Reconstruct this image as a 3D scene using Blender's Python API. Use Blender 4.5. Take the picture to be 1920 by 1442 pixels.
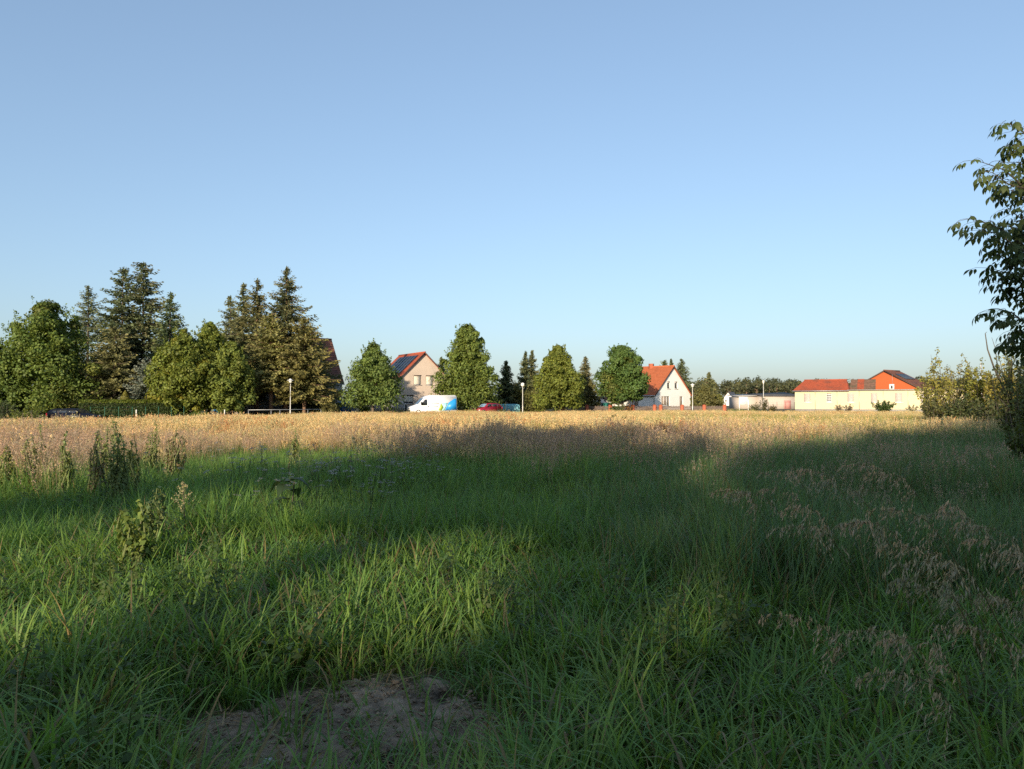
import bpy, math, random
import numpy as np
from math import radians as R, sin, cos, tan, pi

for o in list(bpy.data.objects):
    bpy.data.objects.remove(o)
sc = bpy.context.scene
COL = sc.collection
RNG = np.random.default_rng(7)

# ------------------------------------------------------------------ camera, sky, sun, exposure
F = 1371.0            # focal length in photograph pixels (1920 wide)
CZ = 1.65             # eye height
HY = 753.0            # horizon row in the photograph
cam = bpy.data.cameras.new('camera')
cam.sensor_width = 36.0
cam.lens = F / 1920 * 36
cam.clip_start = 0.05
cam.clip_end = 6000
cam_o = bpy.data.objects.new('camera', cam)
COL.objects.link(cam_o)
cam_o.location = (0, 0, CZ)
cam_o.rotation_euler = (R(90) + math.atan((HY - 721) / F), 0, 0)
sc.camera = cam_o

SUN_B, SUN_E = R(19), R(14.5)      # sun: degrees left of straight behind, elevation
S = np.array([-sin(SUN_B) * cos(SUN_E), -cos(SUN_B) * cos(SUN_E), sin(SUN_E)])
world = bpy.data.worlds.new('World')
sc.world = world
world.use_nodes = True
wn = world.node_tree
sky = wn.nodes.new('ShaderNodeTexSky')
sky.sky_type = 'NISHITA'
sky.sun_disc = False
sky.sun_elevation = SUN_E
sky.sun_rotation = math.atan2(S[0], S[1])
sky.air_density = 1.1
sky.dust_density = 1.5
sky.ozone_density = 5.0
sky.altitude = 60
bg = wn.nodes['Background']
bg.inputs['Strength'].default_value = 0.124
gam = wn.nodes.new('ShaderNodeGamma')
gam.inputs[1].default_value = 0.7
wn.links.new(sky.outputs[0], gam.inputs[0])
hsv = wn.nodes.new('ShaderNodeHueSaturation')
hsv.inputs['Saturation'].default_value = 0.9
wn.links.new(gam.outputs[0], hsv.inputs['Color'])
wn.links.new(hsv.outputs[0], bg.inputs[0])
sl = bpy.data.lights.new('sun', 'SUN')
sl.energy = 2.8
sl.angle = R(0.5)
sl.color = (1.0, 0.83, 0.61)
sun = bpy.data.objects.new('sun', sl)
COL.objects.link(sun)
sun.location = (-40, -60, 30)
d = -S
import mathutils
sun.rotation_euler = mathutils.Vector(tuple(d)).to_track_quat('-Z', 'Y').to_euler()

vs = sc.view_settings
sc.display_settings.display_device = 'sRGB'
vs.view_transform = 'Standard'
vs.look = 'None'
vs.exposure = 1.36
vs.gamma = 1.0
vs.use_curve_mapping = False
sc.render.engine = 'CYCLES'
cy = sc.cycles
cy.max_bounces = 6
cy.diffuse_bounces = 3
cy.glossy_bounces = 2
cy.transmission_bounces = 4
cy.transparent_max_bounces = 6
cy.caustics_reflective = False
cy.caustics_refractive = False
cy.use_denoising = False
cy.use_adaptive_sampling = False
cy.sample_clamp_indirect = 6.0


# ------------------------------------------------------------------ helpers
def sstep(a, b, x):
    t = np.clip((np.asarray(x, float) - a) / (b - a), 0, 1)
    return t * t * (3 - 2 * t)


_perm = np.random.default_rng(3).random((64, 64))


def vnoise(x, y, s):
    x = np.asarray(x, float) / s + 100.3
    y = np.asarray(y, float) / s + 57.7
    xi, yi = np.floor(x).astype(int), np.floor(y).astype(int)
    fx, fy = x - xi, y - yi
    fx, fy = fx * fx * (3 - 2 * fx), fy * fy * (3 - 2 * fy)
    g = lambda a, b: _perm[a % 64, b % 64]
    return (g(xi, yi) * (1 - fx) + g(xi + 1, yi) * fx) * (1 - fy) + (g(xi, yi + 1) * (1 - fx) + g(xi + 1, yi + 1) * fx) * fy


def gz(x, y):
    """ground height: the meadow falls away a little towards the far left"""
    x = np.asarray(x, float); y = np.asarray(y, float)
    return -0.45 * sstep(-12, -42, x) * sstep(22, 62, y) + 0.10 * (vnoise(x, y, 9.0) - .5) * sstep(5, 12, y) * sstep(92, 80, y)


def P(px, D):
    return ((px - 960) / F * D, D)


def ZP(py, D):
    return CZ + (HY - py) / F * D


def GP(px, py, z):
    D = (CZ - z) * F / (py - HY)
    return ((px - 960) / F * D, D)


class MB:
    def __init__(s):
        s.v, s.f, s.c, s.n = [], [], [], 0

    def add(s, v, f, col=(1, 1, 1), mat=0):
        v = np.asarray(v, float).reshape(-1, 3)
        c = np.asarray(col, float)
        if c.ndim == 1:
            c = np.tile(c[:3], (len(v), 1))
        if isinstance(f, np.ndarray):
            groups = [f]
        else:
            by = {}
            for q in f:
                by.setdefault(len(q), []).append(q)
            groups = [np.array(g) for g in by.values()]
        for g in groups:
            s.f.append((g + s.n, mat))
        s.v.append(v); s.c.append(c); s.n += len(v)
        return s

    def box(s, x0, x1, y0, y1, z0, z1, col=(1, 1, 1), mat=0, bottom=True):
        v = [(x0, y0, z0), (x1, y0, z0), (x1, y1, z0), (x0, y1, z0), (x0, y0, z1), (x1, y0, z1), (x1, y1, z1), (x0, y1, z1)]
        f = [(0, 1, 5, 4), (1, 2, 6, 5), (2, 3, 7, 6), (3, 0, 4, 7), (4, 5, 6, 7), (3, 2, 1, 0)]
        return s.add(v, f, col, mat)

    def quad(s, a, b, c, d, col=(1, 1, 1), mat=0):
        return s.add([a, b, c, d], [(0, 1, 2, 3)], col, mat)

    def tube(s, pts, rad, sides=6, col=(1, 1, 1), mat=0, cap=True):
        pts = np.asarray(pts, float); n = len(pts)
        rad = np.broadcast_to(np.asarray(rad, float), (n,))
        t = np.gradient(pts, axis=0)
        t /= np.linalg.norm(t, axis=1)[:, None] + 1e-9
        ref = np.array([1., 0, 0]) if abs(t[:, 0]).mean() < .7 else np.array([0., 1, 0])
        u = np.cross(t, ref); u /= np.linalg.norm(u, axis=1)[:, None] + 1e-9
        w = np.cross(t, u)
        a = np.arange(sides) * 2 * pi / sides
        ring = (u[:, None] * np.cos(a)[None, :, None] + w[:, None] * np.sin(a)[None, :, None]) * rad[:, None, None] + pts[:, None]
        i = np.arange(n - 1)[:, None] * sides; j = np.arange(sides)[None]
        k = (j + 1) % sides
        f = np.stack([i + j, i + sides + j, i + sides + k, i + k], -1).reshape(-1, 4)
        s.add(ring.reshape(-1, 3), f, col, mat)
        if cap:
            base = s.n - n * sides
            s.f.append((np.array([[base + (n - 1) * sides + q for q in range(sides)]])[:, ::-1], mat))
            s.f.append((np.array([[base + q for q in range(sides)]]), mat))
        return s

    def lathe(s, prof, cx, cy, sides=12, col=(1, 1, 1), mat=0):
        prof = np.asarray(prof, float)
        a = np.arange(sides) * 2 * pi / sides
        v = np.stack([cx + prof[:, 0][:, None] * np.cos(a), cy + prof[:, 0][:, None] * np.sin(a), np.repeat(prof[:, 1][:, None], sides, 1)], -1)
        n = len(prof)
        i = np.arange(n - 1)[:, None] * sides; j = np.arange(sides)[None]; k = (j + 1) % sides
        f = np.stack([i + j, i + k, i + sides + k, i + sides + j], -1).reshape(-1, 4)
        return s.add(v.reshape(-1, 3), f, col, mat)

    def mesh(s, name, mats, smooth=False):
        me = bpy.data.meshes.new(name)
        V = np.concatenate(s.v); C = np.concatenate(s.c)
        tot = np.concatenate([np.full(len(g), g.shape[1]) for g, _ in s.f])
        loops = np.concatenate([g.reshape(-1) for g, _ in s.f])
        mi = np.concatenate([np.full(len(g), m) for g, m in s.f])
        start = np.concatenate([[0], np.cumsum(tot)[:-1]])
        me.vertices.add(len(V)); me.vertices.foreach_set('co', V.astype(np.float32).ravel())
        me.loops.add(len(loops)); me.loops.foreach_set('vertex_index', loops.astype(np.int32))
        me.polygons.add(len(tot)); me.polygons.foreach_set('loop_start', start.astype(np.int32))
        me.polygons.foreach_set('loop_total', tot.astype(np.int32))
        me.polygons.foreach_set('material_index', mi.astype(np.int32))
        if smooth:
            me.polygons.foreach_set('use_smooth', np.ones(len(tot), bool))
        at = me.attributes.new('tint', 'FLOAT_COLOR', 'POINT')
        at.data.foreach_set('color', np.concatenate([C, np.ones((len(C), 1))], 1).astype(np.float32).ravel())
        for m in (mats if isinstance(mats, (list, tuple)) else [mats]):
            me.materials.append(m)
        me.update(calc_edges=True)
        return me

    def build(s, name, mats, parent=None, smooth=False, loc=None, yaw=0):
        o = bpy.data.objects.new(name, s.mesh(name, mats, smooth))
        COL.objects.link(o)
        if parent is not None:
            o.parent = parent
        if loc is not None:
            o.location = loc
        o.rotation_euler.z = yaw
        return o


def tag(o, label=None, cat=None, group=None, kind=None):
    for k, v in (('label', label), ('category', cat), ('group', group), ('kind', kind)):
        if v:
            o[k] = v
    return o


def thing(name, loc, yaw, label, cat, group=None):
    o = bpy.data.objects.new(name, None)
    o.empty_display_size = 0.3
    COL.objects.link(o)
    o.location = loc
    o.rotation_euler.z = yaw
    return tag(o, label, cat, group)


def copy_thing(o, loc, yaw, label, group=None, scale=1.0):
    c = o.copy(); COL.objects.link(c)
    c.location = loc; c.rotation_euler.z = yaw; c['label'] = label
    c.scale = (scale,) * 3
    if group:
        c['group'] = group
    for ch in list(o.children):
        k = ch.copy(); COL.objects.link(k); k.parent = c
        for g in list(ch.children):
            q = g.copy(); COL.objects.link(q); q.parent = k
    return c


# ------------------------------------------------------------------ materials
def mat(name, base, rough=0.8, var=0.12, scale=1.5, bump=0.0, bscale=20, spec=0.3, metal=0.0, second=None, sec_scale=0.4, sec_lo=.5, sec_hi=.7):
    m = bpy.data.materials.new(name); m.use_nodes = True
    nt = m.node_tree; L = nt.links; b = nt.nodes['Principled BSDF']
    b.inputs['Roughness'].default_value = rough
    b.inputs['Metallic'].default_value = metal
    b.inputs['Specular IOR Level'].default_value = spec
    tc = nt.nodes.new('ShaderNodeTexCoord')
    nz = nt.nodes.new('ShaderNodeTexNoise'); nz.inputs['Scale'].default_value = scale; nz.inputs['Detail'].default_value = 5
    L.new(tc.outputs['Object'], nz.inputs['Vector'])
    mr = nt.nodes.new('ShaderNodeMapRange')
    mr.inputs['From Min'].default_value = .3; mr.inputs['From Max'].default_value = .7
    mr.inputs['To Min'].default_value = 1 - var; mr.inputs['To Max'].default_value = 1 + var
    L.new(nz.outputs['Fac'], mr.inputs['Value'])
    mul = nt.nodes.new('ShaderNodeMix'); mul.data_type = 'RGBA'; mul.blend_type = 'MULTIPLY'; mul.inputs[0].default_value = 1
    mul.inputs[6].default_value = (*base, 1)
    if second:
        n2 = nt.nodes.new('ShaderNodeTexNoise'); n2.inputs['Scale'].default_value = sec_scale; n2.inputs['Detail'].default_value = 4
        L.new(tc.outputs['Object'], n2.inputs['Vector'])
        r2 = nt.nodes.new('ShaderNodeMapRange'); r2.inputs['From Min'].default_value = sec_lo; r2.inputs['From Max'].default_value = sec_hi
        L.new(n2.outputs['Fac'], r2.inputs['Value'])
        mx = nt.nodes.new('ShaderNodeMix'); mx.data_type = 'RGBA'
        mx.inputs[6].default_value = (*base, 1); mx.inputs[7].default_value = (*second, 1)
        L.new(r2.outputs[0], mx.inputs[0]); L.new(mx.outputs[2], mul.inputs[6])
    cb = nt.nodes.new('ShaderNodeCombineColor')
    for k in range(3):
        L.new(mr.outputs[0], cb.inputs[k])
    L.new(cb.outputs[0], mul.inputs[7])
    L.new(mul.outputs[2], b.inputs['Base Color'])
    if bump:
        n3 = nt.nodes.new('ShaderNodeTexNoise'); n3.inputs['Scale'].default_value = bscale; n3.inputs['Detail'].default_value = 6
        L.new(tc.outputs['Object'], n3.inputs['Vector'])
        bp = nt.nodes.new('ShaderNodeBump'); bp.inputs['Strength'].default_value = bump; bp.inputs['Distance'].default_value = .03
        L.new(n3.outputs['Fac'], bp.inputs['Height']); L.new(bp.outputs[0], b.inputs['Normal'])
    return m


def leaf_mat(name, trans=0.35, rough=0.5, spec=0.3, rnd=0.25, tcol=(1.5, 1.45, .7)):
    """foliage: colour from the mesh's own 'tint', each plant a little lighter or darker"""
    m = bpy.data.materials.new(name); m.use_nodes = True
    nt = m.node_tree; L = nt.links; b = nt.nodes['Principled BSDF']; out = nt.nodes['Material Output']
    at = nt.nodes.new('ShaderNodeAttribute'); at.attribute_name = 'tint'
    oi = nt.nodes.new('ShaderNodeObjectInfo')
    mr = nt.nodes.new('ShaderNodeMapRange'); mr.inputs['To Min'].default_value = 1 - rnd; mr.inputs['To Max'].default_value = 1 + rnd
    L.new(oi.outputs['Random'], mr.inputs['Value'])
    cb = nt.nodes.new('ShaderNodeCombineColor')
    m2 = nt.nodes.new('ShaderNodeMath'); m2.operation = 'MULTIPLY_ADD'; m2.inputs[1].default_value = .5; m2.inputs[2].default_value = .5
    L.new(mr.outputs[0], cb.inputs[0]); L.new(mr.outputs[0], m2.inputs[0]); L.new(m2.outputs[0], cb.inputs[1]); L.new(m2.outputs[0], cb.inputs[2])
    mul = nt.nodes.new('ShaderNodeMix'); mul.data_type = 'RGBA'; mul.blend_type = 'MULTIPLY'; mul.inputs[0].default_value = 1
    L.new(at.outputs['Color'], mul.inputs[6]); L.new(cb.outputs[0], mul.inputs[7])
    L.new(mul.outputs[2], b.inputs['Base Color'])
    b.inputs['Roughness'].default_value = rough
    b.inputs['Specular IOR Level'].default_value = spec
    tr = nt.nodes.new('ShaderNodeBsdfTranslucent')
    m3 = nt.nodes.new('ShaderNodeMix'); m3.data_type = 'RGBA'; m3.blend_type = 'MULTIPLY'; m3.inputs[0].default_value = 1
    L.new(mul.outputs[2], m3.inputs[6]); m3.inputs[7].default_value = (*tcol, 1)
    L.new(m3.outputs[2], tr.inputs['Color'])
    mx = nt.nodes.new('ShaderNodeMixShader'); mx.inputs[0].default_value = trans
    L.new(b.outputs[0], mx.inputs[1]); L.new(tr.outputs[0], mx.inputs[2]); L.new(mx.outputs[0], out.inputs[0])
    return m


def glass_mat(name, col=(.03, .035, .04), rough=.05):
    m = mat(name, col, rough, .05, 1, spec=.6)
    return m


M = {}
M['leaf'] = leaf_mat('leaf', .30, .55, .25, .16)
M['needle'] = leaf_mat('needle', .15, .6, .2, .12)
M['blade'] = leaf_mat('grass_blade', .40, .45, .28, .26)
M['straw'] = leaf_mat('straw', .30, .7, .15, .30, (1.2, 1.1, .8))
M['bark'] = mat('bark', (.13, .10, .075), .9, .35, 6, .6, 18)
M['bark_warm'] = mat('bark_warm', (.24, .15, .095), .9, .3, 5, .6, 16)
M['stem_green'] = mat('green_stem', (.14, .17, .06), .8, .2, 8)
M['twig'] = mat('twig', (.10, .085, .06), .85, .2, 8)
M['ground'] = mat('meadow_soil', (.10, .085, .045), .95, .3, .6, .5, 6, second=(.16, .13, .06), sec_scale=.12)
M['soil'] = mat('sandy_soil', (.285, .215, .145), .95, .4, 9, 1.0, 45, second=(.12, .09, .06), sec_scale=3.0, sec_lo=.52, sec_hi=.66)
M['asphalt'] = mat('asphalt', (.055, .055, .055), .9, .2, 3, .2, 60)
M['kerb'] = mat('kerbstone', (.30, .29, .27), .9, .1, 3)
M['w_white'] = mat('white_render', (.80, .79, .75), .85, .035, .7)
M['w_beige'] = mat('beige_render', (.56, .46, .37), .9, .06, .5, second=(.50, .415, .335), sec_scale=.35)
M['w_grey'] = mat('grey_render', (.45, .42, .37), .9, .08, .6)
M['w_yellow'] = mat('pale_yellow_render', (.63, .545, .345), .85, .025, .5)
M['w_cream'] = mat('cream_render', (.47, .41, .355), .9, .06, .4)
M['plinth'] = mat('grey_plinth', (.30, .28, .26), .9, .1, 1.5)
M['t_orange'] = mat('orange_roof_tiles', (.40, .12, .05), .75, .16, 5, second=(.33, .10, .045), sec_scale=1.2)
M['t_red'] = mat('red_roof_tiles', (.36, .085, .04), .8, .18, 4, second=(.24, .075, .045), sec_scale=.7)
M['t_brown'] = mat('brown_roof_tiles', (.20, .085, .055), .8, .25, 4, second=(.13, .065, .05), sec_scale=.8)
M['t_old'] = mat('weathered_roof_tiles', (.19, .11, .075), .9, .25, 3, second=(.12, .10, .06), sec_scale=.8)
M['t_slate'] = mat('slate_roof', (.10, .10, .11), .7, .1, 2)
M['hang_red'] = mat('orange_hung_tiles', (.46, .11, .035), .75, .08, 4)
M['felt'] = mat('dark_roofing_felt', (.07, .07, .075), .8, .15, 1)
M['white'] = mat('white_plastic', (.78, .78, .76), .45, .02, 2, spec=.4)
M['shutter'] = mat('cream_roller_shutter', (.72, .66, .54), .6, .03, 2)
M['shutter_pale'] = mat('pale_roller_shutter', (.56, .50, .45), .6, .03, 2)
M['dark_trim'] = mat('dark_brown_trim', (.085, .055, .045), .7, .15, 4)
M['metal'] = mat('galvanised_metal', (.42, .43, .43), .5, .12, 5, spec=.5, metal=.6)
M['pale_metal'] = mat('pale_painted_metal', (.62, .61, .56), .5, .06, 5)
M['dark_metal'] = mat('dark_metal', (.04, .045, .045), .5, .1, 5)
M['green_metal'] = mat('green_metal', (.035, .12, .075), .5, .1, 5)
M['glass'] = glass_mat('window_glass')
M['pane_curtain'] = mat('pane_with_net_curtain', (.30, .24, .19), .15, .25, 2.5, spec=.6)
M['solar'] = mat('solar_cell', (.018, .022, .035), .3, .1, 3, spec=.25)
M['brick'] = mat('red_brick', (.40, .12, .065), .9, .22, 9, .3, 30)
M['picket'] = mat('weathered_wood', (.17, .13, .105), .9, .3, 4, .3, 20)
M['van_white'] = mat('white_van_paint', (.78, .78, .77), .35, .015, 1, spec=.5)
M['van_blue'] = mat('blue_print', (.02, .27, .62), .4, .04, 1, spec=.5)
M['van_cyan'] = mat('cyan_print', (.30, .66, .68), .4, .04, 1, spec=.5)
M['van_green'] = mat('lime_print', (.40, .52, .06), .4, .04, 1, spec=.5)
M['print_grey'] = mat('grey_print', (.34, .34, .35), .5, .03, 1)
M['car_red'] = mat('dark_red_paint', (.25, .012, .03), .3, .03, 1, spec=.6)
M['car_dark'] = mat('blue_black_paint', (.006, .007, .014), .3, .05, 1, spec=.3)
M['tyre'] = mat('tyre_rubber', (.02, .02, .02), .9, .1, 10)
M['rim'] = mat('wheel_rim', (.4, .4, .41), .35, .05, 3, metal=.7)
M['lens'] = mat('headlamp_lens', (.55, .56, .58), .1, .05, 3, spec=.7)
M['tail'] = mat('tail_lamp', (.4, .01, .01), .2, .05, 3, spec=.6)
M['pool_blue'] = mat('pale_blue_tarpaulin', (.20, .48, .53), .6, .12, 2.2, .3, 4)
M['blue'] = mat('blue_tarpaulin', (.015, .13, .33), .6, .15, 2, .3, 4)
M['blue_pale'] = mat('light_blue_sheet_and_reflection', (.22, .36, .50), .6, .1, 2)
M['teal'] = mat('dark_green_plastic', (.02, .14, .12), .6, .1, 2)
M['stone'] = mat('pale_stone', (.42, .41, .38), .9, .15, 12, .5, 30)
M['lamp_globe'] = mat('opal_lamp_glass', (.80, .78, .70), .3, .02, 2, spec=.5)
M['petal'] = leaf_mat('white_petal', .2, .6, .2, .1, (1, 1, 1))

# ------------------------------------------------------------------ ground, road
gx = np.unique(np.concatenate([[-4000, -2000, -900, -400, -200], np.arange(-120, 121, 3), [200, 400, 900, 2000, 4000]]))
gy = np.unique(np.concatenate([[-2000, -600, -200, -90], np.arange(-45, 151, 3), [200, 300, 500, 900, 2000, 4500]]))
X, Y = np.meshgrid(gx, gy)
m = MB()
ny, nx = X.shape
i = np.arange(ny - 1)[:, None] * nx; j = np.arange(nx - 1)[None]
m.add(np.stack([X, Y, gz(X, Y)], -1).reshape(-1, 3), np.stack([i + j, i + j + 1, i + nx + j + 1, i + nx + j], -1).reshape(-1, 4))
tag(m.build('ground', M['ground'], smooth=True), 'flat meadow ground of dry earth and grass', kind='structure')

# village road behind the meadow: runs from the near left to the far right
road_pts = [(-150, 58), (-70, 70), (-45, 76), (-25, 88), (-8, 94), (10, 100), (30, 104), (60, 105), (140, 98)]


def strip(name, mt, off0, off1, z, lab, thick=0):
    p = np.array(road_pts, float)
    t = np.linspace(0, 1, len(p)); q = np.linspace(0, 1, 90)
    c = np.stack([np.interp(q, t, p[:, 0]), np.interp(q, t, p[:, 1])], 1)
    tg = np.gradient(c, axis=0); tg /= np.linalg.norm(tg, axis=1)[:, None]
    n = np.stack([-tg[:, 1], tg[:, 0]], 1)
    a, b = c + n * off0, c + n * off1
    za, zb = gz(a[:, 0], a[:, 1]) + z, gz(b[:, 0], b[:, 1]) + z
    mm = MB()
    k = len(c)
    v = np.concatenate([np.c_[a, za], np.c_[b, zb]])
    ii = np.arange(k - 1)
    mm.add(v, np.stack([ii, ii + 1, ii + k + 1, ii + k], -1))
    if thick:
        for e, ez, s in ((a, za, 1), (b, zb, -1)):
            v = np.concatenate([np.c_[e, ez], np.c_[e, ez - thick]])
            mm.add(v, np.stack([ii, ii + 1, ii + k + 1, ii + k], -1)[:, ::s])
    return tag(mm.build(name, mt), lab, kind='structure')


strip('road', M['asphalt'], -2.6, 2.6, .03, 'grey asphalt village road behind the meadow')
strip('pavement', M['kerb'], 2.75, 4.0, .13, 'narrow pavement along the far side of the road', .12)

# bare soil in the foreground
m = MB()
n = 170
u = np.linspace(-1, 1, n)
U, V = np.meshgrid(u, u)
cx, cy_ = -0.82, 3.50
X = cx + U * .98 + V * .2; Y = cy_ + V * .95
rr = np.sqrt(U ** 2 + V ** 2) + .35 * (vnoise(X * 1, Y, .35) - .5)
Z = gz(X, Y) + .022 - .09 * sstep(.72, 1.02, rr) + .035 * (vnoise(X, Y, .2) - .5) + .03 * (vnoise(X, Y, .06) - .5) + .015 * (vnoise(X + 9, Y, .025) - .5)
i = np.arange(n - 1)[:, None] * n; j = np.arange(n - 1)[None]
m.add(np.stack([X, Y, Z], -1).reshape(-1, 3), np.stack([i + j, i + j + 1, i + n + j + 1, i + n + j], -1).reshape(-1, 4))
tag(m.build('soil_patch', M['soil'], smooth=True), 'patch of bare sandy soil among the foreground grass', kind='structure')
rg = np.random.default_rng(5)
m = MB()


def clod(mb, x, y, z, r, rg, col=(1, 1, 1)):
    ph = np.array([(0, 0, 1), (.9, 0, .3), (.28, .85, .35), (-.72, .52, .3), (-.72, -.52, .3), (.28, -.85, .35), (0, 0, -.6)])
    v = ph * (1 + rg.uniform(-.3, .3, (7, 3))) * r * np.array([1, rg.uniform(.7, 1.2), .7])
    a = rg.uniform(0, 6); c, s_ = cos(a), sin(a)
    v = np.c_[v[:, 0] * c - v[:, 1] * s_, v[:, 0] * s_ + v[:, 1] * c, v[:, 2]] + (x, y, z)
    f = np.array([(0, 1, 2), (0, 2, 3), (0, 3, 4), (0, 4, 5), (0, 5, 1), (6, 2, 1), (6, 3, 2), (6, 4, 3), (6, 5, 4), (6, 1, 5)])
    mb.add(v, f, col)


for k in range(1000):
    a, r = rg.uniform(0, 6.28), math.sqrt(rg.uniform(0, 1)) * .8
    uu, vv = r * cos(a), r * sin(a)
    clod(m, cx + uu * .98 + vv * .2, cy_ + vv * .95, .03 + rg.uniform(-.01, .015), rg.uniform(.004, .02) * (2 if rg.random() < .07 else 1), rg)
tag(m.build('soil_crumbs', M['soil']), 'loose crumbs and clods lying on the bare soil', kind='stuff')
m = MB(); x, y = GP(508, 1422, .06); clod(m, 0, 0, 0, .035, rg)
tag(m.build('stone', M['stone'], loc=(x, y, .06)), 'small pale stone lying at the near edge of the bare soil', 'stone')


# ------------------------------------------------------------------ buildings
def panel(mb, x0, x1, top, openings, at, depth=.14, mat=0, flip=False):
    """a wall panel with real openings; top = [(x,z),...] roofline, at(x,z,d) -> xyz"""
    tx = [p[0] for p in top]; tz = [p[1] for p in top]
    T = lambda x: float(np.interp(x, tx, tz))
    xs = sorted({x0, x1, *[x for x in tx if x0 < x < x1], *[o[0] for o in openings], *[o[1] for o in openings]})
    q = lambda a, b, c, d: mb.quad(*( (d, c, b, a) if flip else (a, b, c, d)), mat=mat)
    for a, b in zip(xs, xs[1:]):
        cuts = sorted((o[2], o[3]) for o in openings if o[0] <= a + 1e-6 and o[1] >= b - 1e-6)
        z = -.3
        for z0, z1 in cuts:
            q(at(a, z, 0), at(b, z, 0), at(b, z0, 0), at(a, z0, 0)); z = z1
        q(at(a, z, 0), at(b, z, 0), at(b, T(b), 0), at(a, T(a), 0))
    for (a, b, z0, z1) in [o[:4] for o in openings]:
        q(at(a, z0, 0), at(a, z1, 0), at(a, z1, depth), at(a, z0, depth))
        q(at(b, z1, 0), at(b, z0, 0), at(b, z0, depth), at(b, z1, depth))
        q(at(a, z0, depth), at(b, z0, depth), at(b, z0, 0), at(a, z0, 0))
        q(at(a, z1, 0), at(b, z1, 0), at(b, z1, depth), at(a, z1, depth))


def obox(mb, at, x0, x1, z0, z1, d0, d1, mat=0):
    v = [at(x0, z0, d0), at(x1, z0, d0), at(x1, z1, d0), at(x0, z1, d0), at(x0, z0, d1), at(x1, z0, d1), at(x1, z1, d1), at(x0, z1, d1)]
    mb.add(v, [(0, 1, 2, 3), (5, 4, 7, 6), (4, 0, 3, 7), (1, 5, 6, 2), (3, 2, 6, 7), (4, 5, 1, 0)], mat=mat)


def window(root, at, x0, x1, z0, z1, pane='glass', frame='white', mull=0, sill='plinth', depth=.14, shut=None, head=False, fw=.06):
    m = MB()
    d0, d1 = depth - .055, depth + .01
    for a, b, c, e in ((x0, x0 + fw, z0, z1), (x1 - fw, x1, z0, z1), (x0 + fw, x1 - fw, z0, z0 + fw), (x0 + fw, x1 - fw, z1 - fw, z1)):
        obox(m, at, a + .001, b - .001, c + .001, e - .001, d0, d1)
    for k in range(mull):
        xm = x0 + (x1 - x0) * (k + 1) / (mull + 1)
        obox(m, at, xm - .04, xm + .04, z0 + fw, z1 - fw, d0 + .004, d1)
    w = m.build('window', M[frame], root)
    p = MB(); obox(p, at, x0 + fw, x1 - fw, z0 + fw, z1 - fw, depth - .02, depth + .02)
    p.build('pane', M[pane], w)
    if shut:
        mt, lo = shut
        s = MB(); nsl = max(3, int((z1 - z0 - lo) / .09)); zz = np.linspace(z0 + lo, z1, nsl + 1)
        for a, b in zip(zz, zz[1:]):
            obox(s, at, x0 + .012, x1 - .012, a + .006, b - .002, depth - .085, depth - .06)
        s.build('roller_shutter', M[mt], w)
    if sill:
        s = MB(); obox(s, at, x0 - .12, x1 + .12, z0 - .07, z0 - .002, -.07, depth - .06); s.build('sill', M[sill], w)
    if head:
        s = MB(); obox(s, at, x0 - .03, x1 + .03, z1 - .0, z1 + .13, -.03, depth - .06); s.build('shutter_box_shade', M['dark_trim'], w)  # dark strip over the window stands in for the shutter housing's shadow
    return w


def roof_slope(mb, A, B, Cc, Dd, course=.34, lift=.05, thick=.12, mat=0):
    """lapped tile courses on the slope A-B (ridge) to D-C (eave)"""
    A, B, Cc, Dd = (np.array(p, float) for p in (A, B, Cc, Dd))
    nrm = np.cross(B - A, Dd - A); nrm /= np.linalg.norm(nrm)
    if nrm[2] < 0:
        nrm = -nrm
    n = max(3, int(np.linalg.norm(Dd - A) / course))
    for k in range(n):
        t0, t1 = k / n, (k + 1) / n
        a, b = A + (Dd - A) * t0, B + (Cc - B) * t0
        d_, c = A + (Dd - A) * t1, B + (Cc - B) * t1
        j = .6 + .4 * ((k * 37) % 11) / 11
        mb.quad(a + nrm * .004, b + nrm * .004, c + nrm * lift, d_ + nrm * lift, mat=mat)
        mb.quad(d_ + nrm * lift, c + nrm * lift, c + nrm * .004, d_ + nrm * .004, mat=mat)
    mb.quad(A - nrm * thick, Dd - nrm * thick, Cc - nrm * thick, B - nrm * thick, mat=mat)
    for p, q in ((A, Dd), (B, Cc), (Dd, Cc)):
        mb.quad(p + nrm * .004, q + nrm * .004, q - nrm * thick, p - nrm * thick, mat=mat)


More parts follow.
